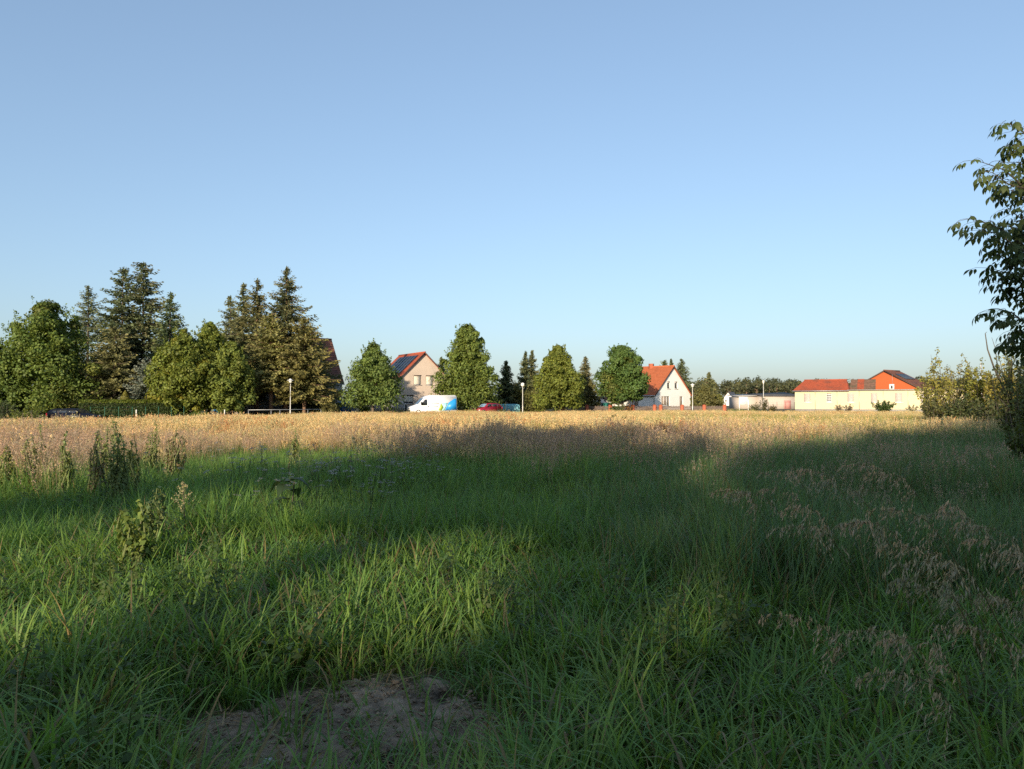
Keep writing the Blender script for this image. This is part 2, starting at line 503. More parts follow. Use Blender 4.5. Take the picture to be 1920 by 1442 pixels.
def gable_house(name, loc, yaw, W, L, eave, ridge, wall, tiles, label, over=.35, verge=.3, front=(), left=(), right=(), gutter='metal', group=None, front_wall=None, course=.34, cat='house'):
    root = thing(name, loc, yaw, label, cat, group)
    h = W / 2
    fr = lambda x, z, d: (x, d, z)
    lf = lambda x, z, d: (-h + d, L - x, z)       # x runs from the back to the front corner
    rt = lambda x, z, d: (h - d, x, z)
    m = MB()
    top = [(-h, eave), (0, ridge), (h, eave)]
    panel(m, -h, h, top, [w[:4] for w in front], fr, mat=1 if front_wall else 0)
    panel(m, 0, L, [(0, eave), (L, eave)], [w[:4] for w in left], lf)
    panel(m, 0, L, [(0, eave), (L, eave)], [w[:4] for w in right], rt)
    panel(m, -h, h, top, [], lambda x, z, d: (x, L - d, z), flip=True)
    m.build('wall', [M[wall], M[front_wall or wall]], root)
    for lst, at in ((front, fr), (left, lf), (right, rt)):
        for w in lst:
            window(root, at, *w[:4], **(w[4] if len(w) > 4 else {}))
    sl_ = (ridge - eave) / h
    zb = eave - over * sl_
    m = MB()
    up = .1
    for s in (-1, 1):
        roof_slope(m, (0, -verge, ridge + up), (0, L + verge, ridge + up), (s * (h + over), L + verge, zb + up), (s * (h + over), -verge, zb + up), course)
    m.tube([(0, -verge - .02, ridge + up + .03), (0, L + verge + .02, ridge + up + .03)], .11, 6)
    rf = m.build('roof', M[tiles], root)
    for s in (-1, 1):
        b = MB()
        a0 = np.array((0, -verge - .03, ridge + up + .02)); a1 = np.array((s * (h + over), -verge - .03, zb + up + .02))
        v = [a0, a1, a1 - (0, 0, .22), a0 - (0, 0, .22)]
        v = v + [p + np.array((0, .025, 0)) for p in v]
        b.add(v, [(0, 1, 2, 3), (7, 6, 5, 4), (0, 4, 5, 1), (1, 5, 6, 2), (2, 6, 7, 3), (3, 7, 4, 0)])
        b.build('verge_board', M['dark_trim'], rf)
        g = MB(); xg = s * (h + over + .07)
        g.tube([(xg, -verge, zb + .02), (xg, L + verge, zb)], .07, 6)
        g.build('gutter', M[gutter], rf)
        p = MB(); p.tube([(xg, .12, zb), (s * (h + .07), .12, zb - .35), (s * (h + .07), .12, .1)], .045, 6)
        p.build('downpipe', M[gutter], root)
    return root, rf


# white house with the orange roof
D0 = 118.0
yaw = R(40)
lx, ly = P(1228, D0)
W = 9.4
tx, ty = cos(yaw), sin(yaw)
bx, by = lx + tx * W / 2, ly + ty * W / 2
zW = lambda py: ZP(py, D0 + 2.5)
sh = dict(pane='glass', sill='plinth', head=False)
white_house, rf = gable_house('white_house', (bx, by, 0), yaw, W, 12, 2.9, 7.45, 'w_white', 't_orange',
    'white gabled house with orange tiled roof behind the brick pillar fence',
    front=[(-1.55, -.78, zW(729), zW(715), dict(pane='glass', shut=('shutter_pale', .95), sill='plinth')),
           (.42, 1.2, zW(729), zW(715), dict(pane='glass', shut=('shutter_pale', .95), sill='plinth')),
           (-3.05, -.92, .95, zW(743), dict(pane='pane_curtain', mull=2, sill='plinth')),
           (1.75, 2.65, .95, zW(743), dict(pane='pane_curtain', sill='plinth'))],
    left=[(2.0, 3.2, .9, 2.2, dict(pane='pane_curtain')), (7.5, 8.5, .9, 2.2, dict(pane='pane_curtain'))])
m = MB(); m.box(-.3, .3, 4.2, 4.9, 6.9, 8.1); m.build('chimney', M['brick'], rf)
m = MB(); m.box(-W / 2 - .02, W / 2 + .02, -.02, 12.02, -.3, .32); m.build('plinth', M['plinth'], white_house)

# low annex and open carport left of the white house
x, y = P(1137, 124)
r = thing('annex', (x, y, 0), R(10), 'low white annex behind the round street tree near the orange roofed house', 'annex')
m = MB(); m.box(-2.0, 5.5, 0, 4, -.3, 2.25); m.build('wall', M['w_white'], r)
m = MB(); m.box(-2.2, 5.7, -.25, 4.2, 2.252, 2.4); m.build('roof', M['felt'], r)
m = MB(); m.box(3.2, 5.0, -.03, .05, .02, 2.0); m.build('door', M['dark_trim'], r)
x, y = P(1175, 121)
r = thing('carport', (x, y, 0), R(20), 'open wooden carport with dark shade inside beside the white house', 'carport')
m = MB(); m.box(-2.4, 2.4, 0, 5, 2.1, 2.25); m.build('roof', M['dark_trim'], r)
for px_, py_ in ((-2.3, .1), (2.3, .1), (-2.3, 4.9), (2.3, 4.9), (1.2, .1)):
    m = MB(); m.box(px_ - .07, px_ + .07, py_ - .07, py_ + .07, -.1, 2.098); m.build('post', M['bark_warm'], r)
m = MB(); m.box(-2.4, 2.4, 4.98, 5.08, -.1, 2.09); m.build('back_wall', M['dark_trim'], r)

# beige house with solar panels
D1 = 116.0
yaw = R(32)
W = 9.0
lx, ly = P(747, D1)
bx, by = lx + cos(yaw) * W / 2, ly + sin(yaw) * W / 2
zB = lambda py: ZP(py, D1 + 2.2)
shb = dict(pane='glass', shut=('shutter', .14), sill='plinth', head=True)
beige_house, rf = gable_house('beige_house', (bx, by, 0), yaw, W, 10, zB(711), zB(661.5), 'w_beige', 't_red',
    'beige gabled house with solar panels and closed cream roller shutters', over=.35, verge=.35,
    front=[(-1.85, -.55, zB(722), zB(705), shb), (.3, 1.6, zB(722), zB(705), shb),
           (-3.7, -1.9, zB(757), zB(742), dict(pane='glass', shut=('shutter', .32), sill='plinth', head=True)),
           (2.0, 3.8, zB(757), zB(742), shb)], left=[(3, 4.2, 3.4, 4.8, shb)])
e, rd = zB(711), zB(661.5)
slope = np.array([-(W / 2), 0, e - rd]); sl_len = np.linalg.norm(slope); slope /= sl_len
nrm = np.array([slope[2], 0, -slope[0]]); nrm *= np.sign(nrm[2])
for rr_ in range(3):
    for c in range(6):
        s0, s1 = .75 + rr_ * 1.45, .75 + rr_ * 1.45 + 1.42
        y0 = 1.0 + c * 1.28; y1 = y0 + 1.25
        base = np.array([0, 0, rd + .1]) + nrm * .09
        q = lambda s_, yy, h_: base + slope * s_ + np.array([0, yy, 0]) + nrm * h_
        v = [q(s0, y0, 0), q(s0, y1, 0), q(s1, y1, 0), q(s1, y0, 0), q(s0, y0, .04), q(s0, y1, .04), q(s1, y1, .04), q(s1, y0, .04)]
        mm = MB(); mm.add(v, [(0, 1, 2, 3), (7, 6, 5, 4), (0, 4, 5, 1), (1, 5, 6, 2), (2, 6, 7, 3), (3, 7, 4, 0)])
        mm.build('solar_panel', M['solar'], rf)
# garden wall, gate and air unit in front of the beige house
x, y = P(722, 107)
r = thing('garden_wall', (x, y, 0), R(14), 'low pale rendered garden wall under the street tree by the beige house', 'wall')
m = MB(); m.box(-1.6, 2.2, 0, .25, -.2, 1.55); m.build('wall', M['w_cream'], r)
m = MB(); m.box(-1.65, 2.25, -.04, .29, 1.552, 1.62); m.build('coping', M['plinth'], r)
m = MB(); m.box(2.3, 2.75, -.1, .35, -.2, 1.75); m.build('pillar', M['w_cream'], r)
x, y = P(747, 106)
r = thing('yard_gate', (x, y, 0), R(14), 'grey barred yard gate between pale posts in front of the beige house', 'gate')
for k in (0, 1):
    m = MB(); m.box(-.85 + k * 1.7, -.75 + k * 1.7, 0, .1, -.1, 1.35); m.build('post', M['pale_metal'], r)
for zz in (1.12, .2):
    m = MB(); m.box(-.74, .84, .02, .07, zz, zz + .06); m.build('rail', M['metal'], r)
for k in range(10):
    m = MB(); xx = -.66 + k * .155; m.box(xx, xx + .05, .03, .06, .262, 1.118); m.build('bar', M['metal'], r)
x, y = P(758, 108.5)
r = thing('yard_bin', (x, y, 0), R(14), 'dark grey wheeled bin in front of the lower shutter of the beige house', 'bin')
m = MB(); m.add([(-.3, -.3, .08), (.3, -.3, .08), (.3, .3, .08), (-.3, .3, .08), (-.36, -.36, 1.1), (.36, -.36, 1.1), (.36, .36, 1.1), (-.36, .36, 1.1)],
    [(0, 1, 5, 4), (1, 2, 6, 5), (2, 3, 7, 6), (3, 0, 4, 7), (3, 2, 1, 0), (4, 5, 6, 7)]); m.build('body', M['dark_metal'], r)
m = MB(); m.box(-.39, .39, -.42, .39, 1.102, 1.17); m.build('lid', M['plinth'], r)

# brown roofed house behind the firs
D2 = 104.0
yaw = R(-54)
W, L = 9.0, 14.0
# far right front corner is local (+W/2, L)
cx_, cy_2 = P(641.5, D2)
c0 = (cx_ - (cos(yaw) * W / 2 - sin(yaw) * L), cy_2 - (sin(yaw) * W / 2 + cos(yaw) * L))
eB = ZP(714, D2)
brown_house, rf = gable_house('brown_roofed_house', (*c0, -.1), yaw, W, L, eB, ZP(637, D2 + 4.2), 'w_grey', 't_brown',
    'grey rendered house with steep brown tiled roof half hidden by tall firs', over=.3, verge=.2,
    right=[(L - 2.1, L - 1.0, 1.9, 3.3, dict(pane='glass', shut=('hang_red', .5))), (L - 6, L - 4.8, 1.9, 3.3, dict(pane='glass')), (2, 3.2, 1.9, 3.3, dict(pane='glass'))])
m = MB(); m.box(-W / 2 - .02, W / 2 + .02, -.02, L + .02, -.3, 1.25); m.build('plinth', M['plinth'], brown_house)

# long pale yellow building on the right
A = np.array(P(1490.5, 122)); B = np.array(P(1741, 113))
dv = B - A; Lb = np.linalg.norm(dv); yaw = math.atan2(dv[1], dv[0])
sc_b = Lb / 19.3
hall = thing('yellow_building', (*A, 0), yaw, 'long low pale yellow building with white shuttered windows and flat roof', 'building')
Hh = 3.42
LT = Lb + 10.5


def px_on_wall(px):
    """distance along the front wall at which a photograph column cuts it"""
    k = (px - 960) / F
    t = (k * A[1] - A[0]) / (dv[0] - k * dv[1])
    return t * Lb


at = lambda x, z, d: (x, d, z)
wins = []
for (a, b, kind) in ((1507, 1520, 's'), (1549, 1559.5, 'b'), (1588.5, 1601, 's'), (1632.5, 1645, 's'), (1678, 1691.5, 's'), (1726, 1739.5, 's'), (1774, 1788, 's'), (1822, 1836, 's')):
    wins.append((px_on_wall(a), px_on_wall(b), 1.55 - .02, 3.0, kind))
m = MB()
panel(m, 0, LT, [(0, Hh), (LT, Hh)], [w[:4] for w in wins], at)
m.quad((LT, 0, -.3), (LT, 9, -.3), (LT, 9, Hh), (LT, 0, Hh)); m.quad((0, 9, -.3), (0, 0, -.3), (0, 0, Hh), (0, 9, Hh)); m.quad((LT, 9, -.3), (0, 9, -.3), (0, 9, Hh), (LT, 9, Hh))
m.build('wall', M['w_yellow'], hall)
m = MB(); m.box(-.02, LT + .02, -.04, 9.02, -.3, .42); m.build('plinth', M['plinth'], hall)
for w in wins:
    if w[4] == 's':
        window(hall, at, *w[:4], pane='glass', shut=('shutter_pale', .05), sill='white', depth=.12)
    else:
        window(hall, at, *w[:4], pane='glass', shut=None, sill='white', depth=.12)
        s = MB()
        for k in range(4):
            zz = w[2] + .10 + k * (w[3] - w[2] - .1) / 4
            obox(s, at, w[0] + .03, w[1] - .03, zz, zz + .17, .02, .05)
        s.build('louvre', M['white'], hall)
for px_ in (1528.5, 1569.5, 1611, 1656, 1702.5, 1752, 1800):
    xx = px_on_wall(px_); m = MB(); m.tube([(xx, -.045, .35), (xx, -.045, Hh - .05)], .04, 5); m.build('downpipe', M['metal'], hall)
x1 = px_on_wall(1588)
m = MB(); m.box(x1 + .02, LT + .3, -.3, 9.1, Hh + .002, Hh + .16); m.build('flat_roof', M['kerb'], hall)
m = MB()
rz = Hh + 1.85
roof_slope(m, (1.15, 3.6, rz), (x1 - .2, 3.6, rz), (x1 + .3, -.35, Hh), (-.35, -.35, Hh), .33)
roof_slope(m, (x1 - .2, 3.6, rz), (1.15, 3.6, rz), (-.35, 7.6, Hh), (x1 + .3, 7.6, Hh), .33)
m.add([(1.15, 3.6, rz), (-.35, 7.6, Hh), (-.35, -.35, Hh), (x1 - .2, 3.6, rz), (x1 + .3, 7.6, Hh), (x1 + .3, -.35, Hh)], [(0, 1, 2), (3, 5, 4)])
m.tube([(1.1, 3.6, rz + .03), (x1 - .1, 3.6, rz + .03)], .11, 6)
rf = m.build('roof', M['t_red'], hall)
tag(rf, 'red tiled hipped roof over the left part')
m = MB(); m.tube([(-.4, -.42, Hh - .03), (x1 + .35, -.42, Hh - .03)], .07, 6); m.build('gutter', M['metal'], rf)
x2, x3 = px_on_wall(1590), px_on_wall(1640)
m = MB()
roof_slope(m, (x2, 9.0, Hh + 2.05), (x3, 9.0, Hh + 2.05), (x3, 5.5, Hh + .17), (x2, 5.5, Hh + .17), .33)
m.add([(x2, 9, Hh + 2.05), (x2, 9, Hh), (x2, 5.5, Hh + .17)], [(0, 1, 2)])
rf = m.build('roof', M['t_old'], hall)
tag(rf, 'weathered brown tiled lean-to roof')
m = MB(); xa, xb = px_on_wall(1604), px_on_wall(1617)
roof_slope(m, (xa, 8.99, Hh + 2.1), (xb, 8.99, Hh + 2.1), (xb, 5.7, Hh + .335), (xa, 5.7, Hh + .335), .33)
m.build('tile_patch', M['t_red'], rf)
# small rooftop hut
xx = px_on_wall(1672)
m = MB(); m.box(xx - .35, xx + .35, 1.2, 1.8, Hh + .162, Hh + 1.0); hut = m.build('vent_box', M['white'], hall)
m = MB(); m.box(xx - .12, xx + .14, 1.17, 1.198, Hh + .3, Hh + .8); m.build('vent_opening', M['dark_metal'], hut)
m = MB(); m.tube([(xx + .1, 1.5, Hh + 1), (xx + .1, 1.5, Hh + 2.6)], .018, 4); m.build('antenna', M['metal'], hut)

# red gabled house behind it
D3 = 131.0
yaw = R(-52)
W = 12.0
gx_, gy_ = P(1659, D3)
zR = lambda py: ZP(py, D3)
red_house, rf = gable_house('red_gabled_house', (gx_, gy_, 0), yaw, W, 5.6, zR(729), zR(695.5), 'w_cream', 't_brown',
    'house with orange tile-hung gable and brown roof behind the flat yellow building', front_wall='hang_red', over=.5, verge=.25)
for b in range(4):
    s0 = np.array([0, 0, zR(695.5) + .12]); s1 = np.array([W / 2, 0, zR(729) + .12])
    dn = (s1 - s0) / np.linalg.norm(s1 - s0); nn = np.array([-dn[2], 0, dn[0]])
    q = lambda t, yy, h_: s0 + dn * t + np.array([0, yy, 0]) + nn * h_
    y0 = 1.1 + b * .95
    m = MB(); v = [q(1.5, y0, .03), q(1.5, y0 + .75, .03), q(3.6, y0 + .75, .03), q(3.6, y0, .03)]
    v2 = [p + nn * .09 for p in v]
    m.add(v + v2, [(0, 1, 2, 3), (7, 6, 5, 4), (0, 4, 5, 1), (1, 5, 6, 2), (2, 6, 7, 3), (3, 7, 4, 0)])
    w = m.build('skylight', M['dark_metal'], rf)
    v = [q(1.6, y0 + .1, .124), q(1.6, y0 + .65, .124), q(3.5, y0 + .65, .124), q(3.5, y0 + .1, .124)]
    m = MB(); m.quad(*v); m.build('pane', M['solar'], w)

# small far white house
D4 = 300.0
gx_, gy_ = P(1365.5, D4)
small_house, rf = gable_house('distant_white_house', (gx_, gy_, -.6), R(-33), 6.4, 7.5, 2.2, ZP(735.5, D4) + .6, 'w_white', 't_slate',
    'small distant white gabled house with dark grey roof before the pine wood', over=.3,
    front=[(-1.35, -.65, 2.1, 3.1, dict(sill=None)), (.55, 1.25, 2.1, 3.1, dict(sill=None))], course=.5)

# low halls between the small house and the yellow building
D5 = 165.0
x, y = P(1390, D5)
r = thing('low_cream_shed', (x, y, 0), R(6), 'low cream flat roofed shed behind the white signboard', 'shed')
wid = (1429 - 1390) / F * D5
m = MB(); m.box(0, wid, 0, 7, -.4, ZP(744, D5)); m.build('wall', M['w_cream'], r)
m = MB(); z0 = ZP(744, D5)
m.add([(-.4, -.3, z0), (wid + .1, -.3, z0 + .25), (wid + .1, 7.2, z0 + .6), (-.4, 7.2, z0 + .35), (-.4, -.3, z0 + .14), (wid + .1, -.3, z0 + .39), (wid + .1, 7.2, z0 + .74), (-.4, 7.2, z0 + .49)],
      [(0, 1, 5, 4), (1, 2, 6, 5), (2, 3, 7, 6), (3, 0, 4, 7), (4, 5, 6, 7), (3, 2, 1, 0)])
m.build('roof', M['kerb'], r)
x, y = P(1432, D5 - 3)
r = thing('dark_roofed_hall', (x, y, 0), R(4), 'low pale hall with sloping dark felt roof left of the yellow building', 'hall')
wid = (1500 - 1432) / F * D5
m = MB(); m.box(0, wid, 0, 8, -.4, ZP(743, D5)); m.build('wall', M['w_cream'], r)
m = MB(); z0 = ZP(743, D5) + .003
m.add([(-.3, -.4, z0), (wid + .3, -.4, z0), (wid + .3, 8.3, z0 + .8), (-.3, 8.3, z0 + .45), (-.3, -.4, z0 + .16), (wid + .3, -.4, z0 + .16), (wid + .3, 8.3, z0 + 1.0), (-.3, 8.3, z0 + .6)],
      [(0, 1, 5, 4), (1, 2, 6, 5), (2, 3, 7, 6), (3, 0, 4, 7), (4, 5, 6, 7), (3, 2, 1, 0)])
m.build('roof', M['felt'], r)
m = MB(); m.box(4.6, 6.2, -.04, .02, 0, 1.9); m.build('door', mat('faded_red_door', (.50, .24, .21), .7), r)

# pale building glimpsed through the shrubs at the right
x, y = P(1846, 95)
r = thing('pink_outbuilding', (x, y, 0), R(-20), 'pale pink outbuilding glimpsed through the shrubs at the right', 'outbuilding')
m = MB(); m.box(0, 3.6, 0, 4, -.3, 2.7); m.build('wall', mat('pale_pink_render', (.62, .48, .42), .9), r)
m = MB(); m.add([(-.3, -.3, 2.7), (3.9, -.3, 2.7), (3.9, 4.3, 2.7), (-.3, 4.3, 2.7), (-.3, 2, 3.5), (3.9, 2, 3.5)], [(0, 1, 5, 4), (2, 3, 4, 5), (1, 2, 5), (3, 0, 4), (3, 2, 1, 0)]); m.build('roof', M['t_red'], r)


# ------------------------------------------------------------------ trees
def rdir(rg, n):
    v = rg.normal(size=(n, 3))
    return v / np.linalg.norm(v, axis=1)[:, None]


def leaves(mb, C, N, size, cols, rg, aspect=.62, fold=.18):
    """diamond leaves centred on C facing N"""
    n = len(C)
    N = N / (np.linalg.norm(N, axis=1)[:, None] + 1e-9)
    a = rdir(rg, n); T = np.cross(N, a); T /= np.linalg.norm(T, axis=1)[:, None] + 1e-9
    B = np.cross(N, T)
    s = np.broadcast_to(np.asarray(size, float), (n,))[:, None]
    v = np.stack([C - T * s * .5, C + B * s * aspect * .5 + N * s * fold, C + T * s * .5, C - B * s * aspect * .5 + N * s * fold * .3], 1)
    f = np.arange(n * 4).reshape(n, 4)
    mb.add(v.reshape(-1, 3), f, np.repeat(cols, 4, 0))


def jitcol(rg, base, n, v=.18, warm=.12):
    base = np.asarray(base, float)
    b = rg.uniform(1 - v, 1 + v, (n, 1))
    w = rg.uniform(-warm, warm, (n, 1))
    return np.clip(base * b * np.concatenate([1 + w, 1 + w * .2, 1 - w], 1), 0, 1)


def lobes_crown(mb, rg, H, Wd, zb, base, nl=80, per=110, leaf=.28, prof=None, squash=.8, lr=.145, accent=None, pacc=.1, cx=0, cy=0, lean=0):
    prof = prof or [(0, .55), (.15, .9), (.4, 1), (.7, .78), (.88, .45), (1, .12)]
    pt, pr = zip(*prof)
    ht = H - zb
    cents = []; sd_ = rg.uniform(0, 40)
    voids = []
    for k in range(15):
        t = rg.uniform(.03, .95); a = rg.uniform(0, 2 * pi); r = np.interp(t, pt, pr) * Wd / 2 * rg.uniform(.75, 1.1)
        voids.append((np.array([cx + cos(a) * r + lean * t, cy + sin(a) * r, zb + t * ht]), Wd * rg.uniform(.06, .125)))
    for k in range(nl):
        t = (k + rg.uniform(0, 1)) / nl
        t = t ** .92
        r = np.interp(t, pt, pr) * Wd / 2
        rl = Wd * lr * rg.choice([.55, .75, 1.0, 1.25, 1.5]) * (.5 + .5 * np.interp(t, pt, pr))
        a = k * 2.39996 + rg.uniform(-.5, .5)
        r *= 1 + .30 * (float(vnoise(a * 1.3 + 5 * sd_, t * 4 + 3 * sd_, 1.0)) - .5) + .10 * rg.normal()
        q = max(0, r - rl * .55) * (rg.uniform(.25, .7) if rg.random() < .2 else rg.uniform(.78, 1.16))
        c = np.array([cx + cos(a) * q + lean * t, cy + sin(a) * q, zb + t * (ht - rl * .6)])
        cents.append(c)
        n = int(per * 1.7 * rg.uniform(.8, 1.2))
        dr = rdir(rg, n)
        dr[:, 2] = np.where(rg.random(n) < .35, np.abs(dr[:, 2]), dr[:, 2])
        rad = rl * rg.uniform(.45, 1.08, n) ** .7
        pos = c + dr * rad[:, None] * np.array([1, 1, squash])
        col = base if accent is None or rg.random() > pacc else accent
        lob = rg.uniform(.84, 1.18)
        keep_ = np.ones(n, bool)
        for vc, vr in voids:
            keep_ &= np.linalg.norm(pos - vc, axis=1) > vr * rg.uniform(.85, 1.15, n)
        pos, dr, n = pos[keep_], dr[keep_], int(keep_.sum())
        if n:
            leaves(mb, pos, dr + rdir(rg, n) * .75 + np.array([0, 0, .35]), leaf * 1.08 * rg.uniform(.65, 1.35, n), jitcol(rg, np.array(col) * lob, n), rg)
    for k in range(34):      # shoots that stand out of the outline
        t = rg.uniform(.05, 1.0) ** .8; a = rg.uniform(0, 2 * pi); r = np.interp(t, pt, pr) * Wd / 2
        c = np.array([cx + cos(a) * r * .92 + lean * t, cy + sin(a) * r * .92, zb + t * ht * .97])
        dv_ = np.array([cos(a) * .6, sin(a) * .6, .5 + t]); dv_ /= np.linalg.norm(dv_)
        n = 26; u = rg.random(n)
        pos = c + dv_ * (u * Wd * .13)[:, None] + rdir(rg, n) * (Wd * .035 * (1.2 - u))[:, None]
        leaves(mb, pos, rdir(rg, n) + np.array([0, 0, .4]), leaf * rg.uniform(.5, 1.0, n), jitcol(rg, base, n), rg)
    n = int(nl * per * .3)
    t = rg.random(n); a = rg.uniform(0, 2 * pi, n); q = np.interp(t, pt, pr) * Wd / 2 * .62 * np.sqrt(rg.random(n))
    pos = np.stack([cx + np.cos(a) * q + lean * t, cy + np.sin(a) * q, zb + t * ht * .93], 1)
    leaves(mb, pos, rdir(rg, n), leaf * 1.5, jitcol(rg, base, n), rg)
    return cents


def limb(p0, p1, rg, n=5, wob=.15, sag=.0):
    p0, p1 = np.array(p0, float), np.array(p1, float)
    t = np.linspace(0, 1, n)[:, None]
    p = p0 + (p1 - p0) * t
    L = np.linalg.norm(p1 - p0)
    p[1:-1] += rg.normal(size=(n - 2, 3)) * wob * L * .3
    p[:, 2] += sag * np.sin(t[:, 0] * pi) * L
    return p


def broadleaf(name, px, D, top, wpx, zb, label, seed, base=(.055, .085, .022), cat='tree', nl=85, per=120, leaf=.28, group=None, accent=None, pacc=.1, prof=None, lr=.145, trunk=.18, bark='bark', lean=0):
    x, y = P(px, D); g = float(gz(x, y))
    rg = np.random.default_rng(seed)
    root = thing(name, (x, y, g), 0, label, cat, group)
    H = ZP(top, D) - g; Wd = wpx / F * D
    m = MB()
    cents = lobes_crown(m, rg, H, Wd, zb, base, nl, per, leaf, prof, lr=lr, accent=accent, pacc=pacc, lean=lean)
    m.build('crown', M['leaf'], root)
    m = MB()
    m.tube([(0, 0, -.3), (.02, 0, zb * .5), (0, .03, zb + (H - zb) * .3), (lean * .5, 0, zb + (H - zb) * .72)], [trunk * 1.3, trunk, trunk * .7, trunk * .2], 8)
    for c in cents[::4]:
        z0 = zb + (c[2] - zb) * .45
        m.tube(limb((0, 0, max(z0, zb * .7)), c, rg, 4), [trunk * .35, trunk * .25, trunk * .16, trunk * .06], 5, cap=False)
    m.build('trunk', M[bark], root)
    return root


def conifer(name, px, D, top, wpx, zb, label, seed, base=(.045, .062, .03), whorls=34, per=7, sprays=16, p=.85, droop=.28, group=None, spray=.55, bark='bark', trunk=.2, tips=(.085, .085, .03), lop=0, gaps=.08, lower=None):
    x, y = P(px, D); g = float(gz(x, y))
    rg = np.random.default_rng(seed)
    root = thing(name, (x, y, g), 0, label, 'tree', group)
    H = ZP(top, D) - g; Rm = wpx / F * D / 2 * 1.28
    whorls = int(whorls * 1.25); sprays = int(sprays * 1.35); spray *= 1.22
    m = MB(); tr = MB()
    tr.tube([(0, 0, -.3), (0, 0, H * .3), (rg.uniform(-.1, .1), 0, H * .7), (0, 0, H * .99)], [trunk * 1.25, trunk, trunk * .55, .015], 7)
    pos, nor, siz, cl, dirs = [], [], [], [], []
    for k in range(whorls):
        t = (k + rg.uniform(-.3, .3)) / whorls
        t = min(max(t, 0), .995)
        z = zb + (H - zb) * t
        Lb_ = Rm * ((1 - t) ** p) * (1 if t > .12 else .75 + 2 * t) + .12
        nb = max(3, int(per * rg.uniform(.75, 1.2)))
        for b in range(nb):
            if rg.random() < gaps + .10:
                continue
            a = rg.uniform(0, 2 * pi)
            Lx = Lb_ * rg.uniform(.5, 1.22) * (1 + lop * cos(a))
            hd = np.array([cos(a), sin(a), 0]); sd = np.array([-sin(a), cos(a), 0])
            rise = rg.uniform(.05, .35) * (t - .25)
            ns = max(4, int(sprays * (Lx / Rm) ** .8))
            s = np.linspace(.12, 1.0, ns)
            zc = z + Lx * (rise * s * 1.6 - droop * s ** 1.6 * (1 - .6 * t) + .16 * s ** 4)
            P0 = hd * (s * Lx)[:, None]; P0[:, 2] = zc
            if rg.random() < .35:
                tr.tube(np.stack([P0[0] * .2 + np.array([0, 0, z]) * .8, P0[len(P0) // 2], P0[-1]]), [.035, .022, .006], 4, cap=False)
            side = np.where(np.arange(ns) % 2 == 0, 1, -1)
            for rep in range(3):
                off = rg.uniform(.15, 1.0, ns) * Lx * .28 * (1.15 - s) * side * (1, -1, .4)[rep]
                q = P0 + sd * off[:, None]
                q[:, 2] -= np.abs(off) * .35 + rg.uniform(-.08, .30, ns)
                pos.append(q)
                dd = hd * .8 + sd * (np.sign(off) * .6)[:, None] + np.array([0, 0, -.12]) + rg.normal(size=(ns, 3)) * .22
                dirs.append(dd)
                siz.append(spray * rg.uniform(.6, 1.2, ns) * (.5 + .4 * Lx / Rm) * (1.08 - .4 * s))
                mixv = sstep(.45, 1.0, s)[:, None] * rg.uniform(.4, 1, (ns, 1))
                bc = np.array(base) if lower is None else np.array(lower) * (1 - min(1, t * 1.8)) + np.array(base) * min(1, t * 1.8)
                cl.append((bc * (1 - mixv) + np.array(tips) * mixv) * rg.uniform(.75, 1.25, (ns, 1)))
    # leader shoots
    for k in range(10):
        z = H - .9 + .09 * k
        pos.append(np.array([[0, 0, z]])); a = rg.uniform(0, 6.28)
        dirs.append(np.array([[cos(a) * .6, sin(a) * .6, .8]])); siz.append(np.array([spray * .55])); cl.append(np.array([base]))
    C = np.concatenate(pos); Dn = np.concatenate(dirs); sz = np.concatenate(siz)[:, None]; col = np.concatenate(cl)
    T = Dn / np.linalg.norm(Dn, axis=1)[:, None]
    n = len(C)
    up = np.array([0, 0, .7]) + rg.normal(size=(n, 3)) * .9
    B = np.cross(T, up); B /= np.linalg.norm(B, axis=1)[:, None] + 1e-9
    v = np.stack([C - T * sz * .45, C + B * sz * .24 - T * sz * .05 + np.array([0, 0, -.04]), C + T * sz * .55 - np.array([0, 0, .03]), C - B * sz * .24 - T * sz * .05 + np.array([0, 0, -.04])], 1)
    m.add(v.reshape(-1, 3), np.arange(n * 4).reshape(n, 4), np.repeat(col, 4, 0))
    m.build('crown', M['needle'], root)
    tr.build('trunk', M[bark], root)
    return root


G1 = (0.152, 0.192, 0.041); G2 = (0.181, 0.203, 0.038); G3 = (0.123, 0.181, 0.046)
SP = (0.121, 0.148, 0.071); SPT = (0.226, 0.226, 0.089); OL = (0.200, 0.212, 0.071); OLT = (0.210, 0.207, 0.079)

broadleaf('broadleaf_tree', -12, 83, 640, 120, .8, 'broadleaf tree cut off by the left edge of the view', 11, G3)
broadleaf('hornbeam_tree', 88, 86, 566, 178, 1.1, 'tall dense dark green street tree behind the parked black car', 12, G1, nl=120, per=150, leaf=.30, accent=(0.166, 0.174, 0.038), pacc=.12, prof=[(0, .72), (.12, .95), (.4, 1), (.65, .82), (.85, .5), (1, .16)])
conifer('spruce_tree', 163, 100, 532, 110, 1.2, 'dark spruce with a bare thin tip behind the left street tree', 21, SP, whorls=40, sprays=18, tips=SPT, p=.75)
conifer('fir_tree', 228, 98, 500, 130, 2.5, 'tall dark fir with blunt top left of the tallest fir', 22, SP, whorls=44, sprays=20, tips=(0.122, 0.134, 0.061), p=.55, gaps=.22, spray=.7)
conifer('fir_tree', 266, 99, 489, 130, 2.5, 'tallest dark open fir in the left group of conifers', 23, SP, whorls=46, sprays=20, tips=(0.174, 0.154, 0.072), p=.55, gaps=.24, spray=.7)
conifer('spruce_tree', 318, 94, 546, 110, 1.0, 'broad green spruce with upswept tips right of the tallest left fir', 24, (0.085, 0.122, 0.058), whorls=48, sprays=20, tips=(0.174, 0.187, 0.061), p=.8)
